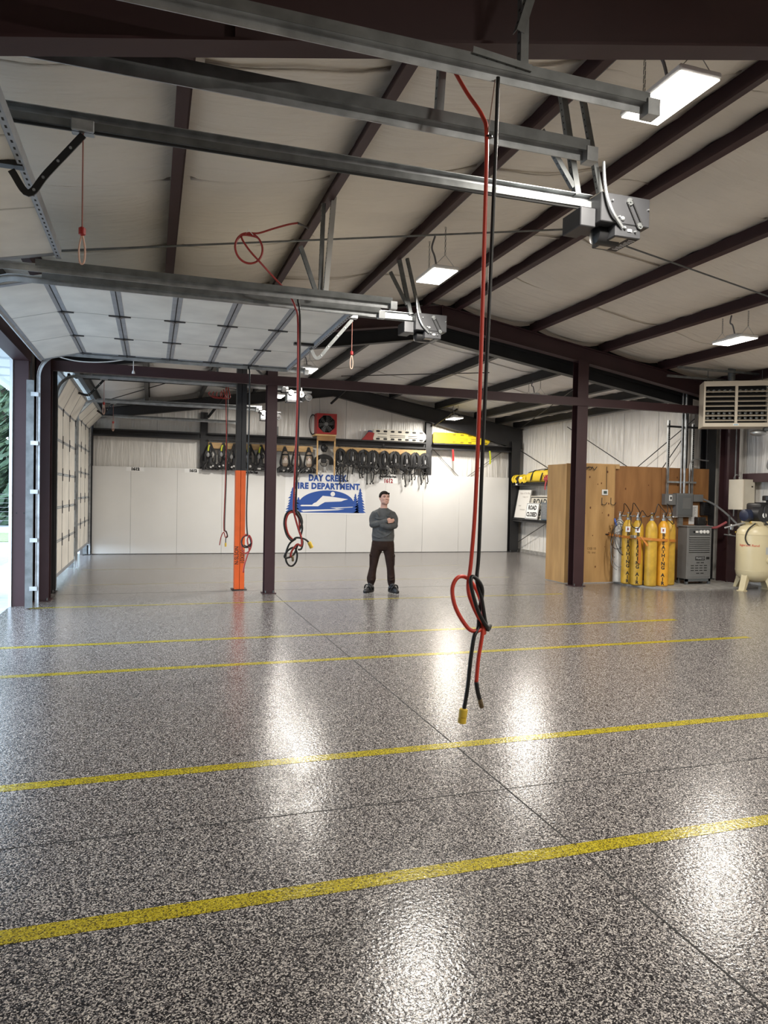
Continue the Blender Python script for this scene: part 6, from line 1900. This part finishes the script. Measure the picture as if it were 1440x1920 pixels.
nb.tube([(.080 * cos(2 * pi * k / 24), .010 + .073 * sin(2 * pi * k / 24), 1.512 + .010 * sin(2 * pi * k / 24)) for k in range(25)], .009, 8)
on_man('neck_band', nb, MATS['sweater_rib'], swo)
for P_, d in (((.030, -.170, 1.290), (.9, -.05, .3)),):
    on_man('cuff', MB().lathe([(.036, -.02), (.040, -.01), (.039, .035), (.034, .04)], P_, d, 14), MATS['sweater_rib'], swo)

# trousers
tr = MB()
tr.loft([(0, 0, .76, .11, .085), (0, 0, .79, .185, .115), (0, 0, .84, .206, .132), (0, 0, .90, .200, .128), (0, 0, .965, .187, .120)], 26)
limb(tr, [(-.105, 0, .80), (-.135, -.005, .70), (-.149, -.01, .595), (-.168, -.018, .455), (-.185, -.005, .35), (-.193, .005, .27), (-.197, .012, .215), (-.198, .015, .17)], [.108, .092, .080, .068, .074, .084, .076, .058])
limb(tr, [(.100, 0, .80), (.118, -.005, .70), (.127, -.01, .595), (.143, -.018, .455), (.153, -.005, .35), (.158, .005, .27), (.162, .012, .215), (.163, .015, .17)], [.108, .092, .080, .068, .070, .072, .070, .060])
for sx, zz in ((-1, .30), (1, .29), (-1, .235), (1, .24), (-1, .44), (1, .43)):
    cx_ = -.19 if sx < 0 else .158
    if zz > .4:
        cx_ = -.168 if sx < 0 else .143
    limb(tr, [(cx_ - .06, -.03, zz + .012), (cx_, -.075, zz), (cx_ + .055, -.04, zz + .02)], [.010, .016, .010], 4, 8)
tro = on_man('trousers', remeshed(tr, .009, 3, M_TROU))
for sx, cx_ in ((-1, -.215), (1, .196)):
    on_man('cargo_pocket', MB().bbox(cx_ - .018, cx_ + .018, -.075, .065, .50, .69, .014, 2), M_TROU, tro)
    on_man('pocket_flap', MB().bbox(cx_ - .022, cx_ + .022, -.08, .07, .655, .70, .010, 2), M_TROU, tro)
on_man('belt', MB().loft([(0, 0, .938, .190, .123), (0, 0, .945, .194, .126), (0, 0, .965, .193, .125), (0, 0, .968, .188, .122)], 26), M_PLASTB, tro)

# boots with spiked overshoes
for nm, ax, turn in (('left', -.197, -32), ('right', .164, 30)):
    T_ = Matrix.Translation((ax, .015, 0)) @ Matrix.Rotation(radians(turn), 4, 'Z')
    bt = MB()
    bt.loft([(0, -.075, .045, .046, .130, .85), (0, -.078, .065, .052, .140, .85), (0, -.075, .095, .051, .130), (0, -.050, .125, .049, .098), (0, -.010, .16, .048, .062), (0, .0, .21, .052, .058)], 20)
    bt.xf(T_)
    b = on_man('boot', remeshed(bt, .007, 2, M_BOOT))
    sl = MB().loft([(0, -.078, .018, .048, .138, .8), (0, -.078, .026, .056, .150, .8), (0, -.078, .062, .058, .152, .8), (0, -.078, .070, .054, .147, .8)], 24).xf(T_)
    on_man('overshoe_sole', sl, M_RUBBER, b)
    arch = MB()
    pts = [(-.056, -.10, .06), (-.062, -.12, .105), (-.035, -.135, .150), (0, -.138, .165), (.035, -.135, .150), (.062, -.12, .105), (.056, -.10, .06)]
    arch.tube(cr(pts, 5), .013, 8).xf(T_)
    on_man('toe_guard', arch, M_RUBBER, b)
    st2 = MB()
    strapline(st2, [(-.058, -.03, .06), (-.054, -.04, .12), (0, -.055, .165), (.054, -.04, .12), (.058, -.03, .06)], .05, .008, nrm=(0, -.5, 1))
    on_man('instep_strap', st2.xf(T_), M_PLASTB, b)
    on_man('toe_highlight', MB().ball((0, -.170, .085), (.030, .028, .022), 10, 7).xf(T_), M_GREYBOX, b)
    for k, (px_, py_) in enumerate(((-.04, -.19), (0, -.21), (.04, -.19), (-.045, -.12), (.045, -.12), (-.04, .02), (.04, .02), (0, .05))):
        on_man('spike', MB().lathe([(.007, .024), (.006, .014), (.001, .0)], (px_, py_, 0), n=6).xf(T_), M_SILVER, b)

# hair, eyes, brows, mouth
hb = bmesh.new()
bmesh.ops.create_uvsphere(hb, u_segments=32, v_segments=22, radius=1)
kill = []
for f in hb.faces:
    c = f.calc_center_median()
    y, z = c.y, c.z
    lim = .36 if y < -.62 else (.36 - (y + .62) * 2.6 if y < -.40 else (-.28 if y < .05 else -.72))
    if z < lim:
        kill.append(f)
bmesh.ops.delete(hb, geom=kill, context='FACES')
for v in hb.verts:
    v.co = Vector((v.co.x * .080, v.co.y * .097 + .008, v.co.z * .097 + .036))
me = bpy.data.meshes.new('hair')
hb.to_mesh(me)
hb.free()
me.transform(HM)
me.materials.append(M_HAIR)
me.polygons.foreach_set('use_smooth', [True] * len(me.polygons))
ho = on_man('hair', me)
so = ho.modifiers.new('thickness', 'SOLIDIFY')
so.thickness = .014
so.offset = 0
hf = MB()
rr_ = random.Random(5)
for k in range(14):
    a = -.062 + .124 * k / 13
    y0_ = -.082 + abs(a) ** 2 * 6
    hf.tube(cr([(a, y0_ + .03, .100), (a + .006, y0_ - .003, .088), (a + .010 * (rr_.random() - .3), y0_ - .008, .062 + .012 * rr_.random())], 4), [.006, .006, .006, .006, .006, .005, .005, .004, .003], 6)
on_man('fringe', hf.xf(HM), M_HAIR, ho)['kind'] = 'stuff'
M_EYE = mat('eye_dark', (.02, .014, .012), .3)
for s_ in (-1, 1):
    on_man('eye', MB().ball((s_ * .031, -.084, .010), (.012, .006, .004), 10, 7).xf(HM), M_EYE)
    mb = MB().tube(cr([(s_ * .014, -.100, .030), (s_ * .032, -.097, .035), (s_ * .050, -.083, .028)], 4), [.003, .0045, .005, .005, .005, .0045, .004, .003, .002], 6).xf(HM)
    on_man('eyebrow', mb, M_HAIR)
on_man('mouth', MB().ball((0, -.0945, -.068), (.021, .005, .0028), 10, 7).xf(HM), mat('lip', (.22, .075, .06), .5))
on_man('stubble', MB().loft([(0, -.0305, -.1195, .036, .034), (0, -.0305, -.107, .0526, .0530), (0, -.0205, -.083, .0662, .0720)], 24).xf(HM), mat('stubble_skin', (.42, .25, .20), .6))
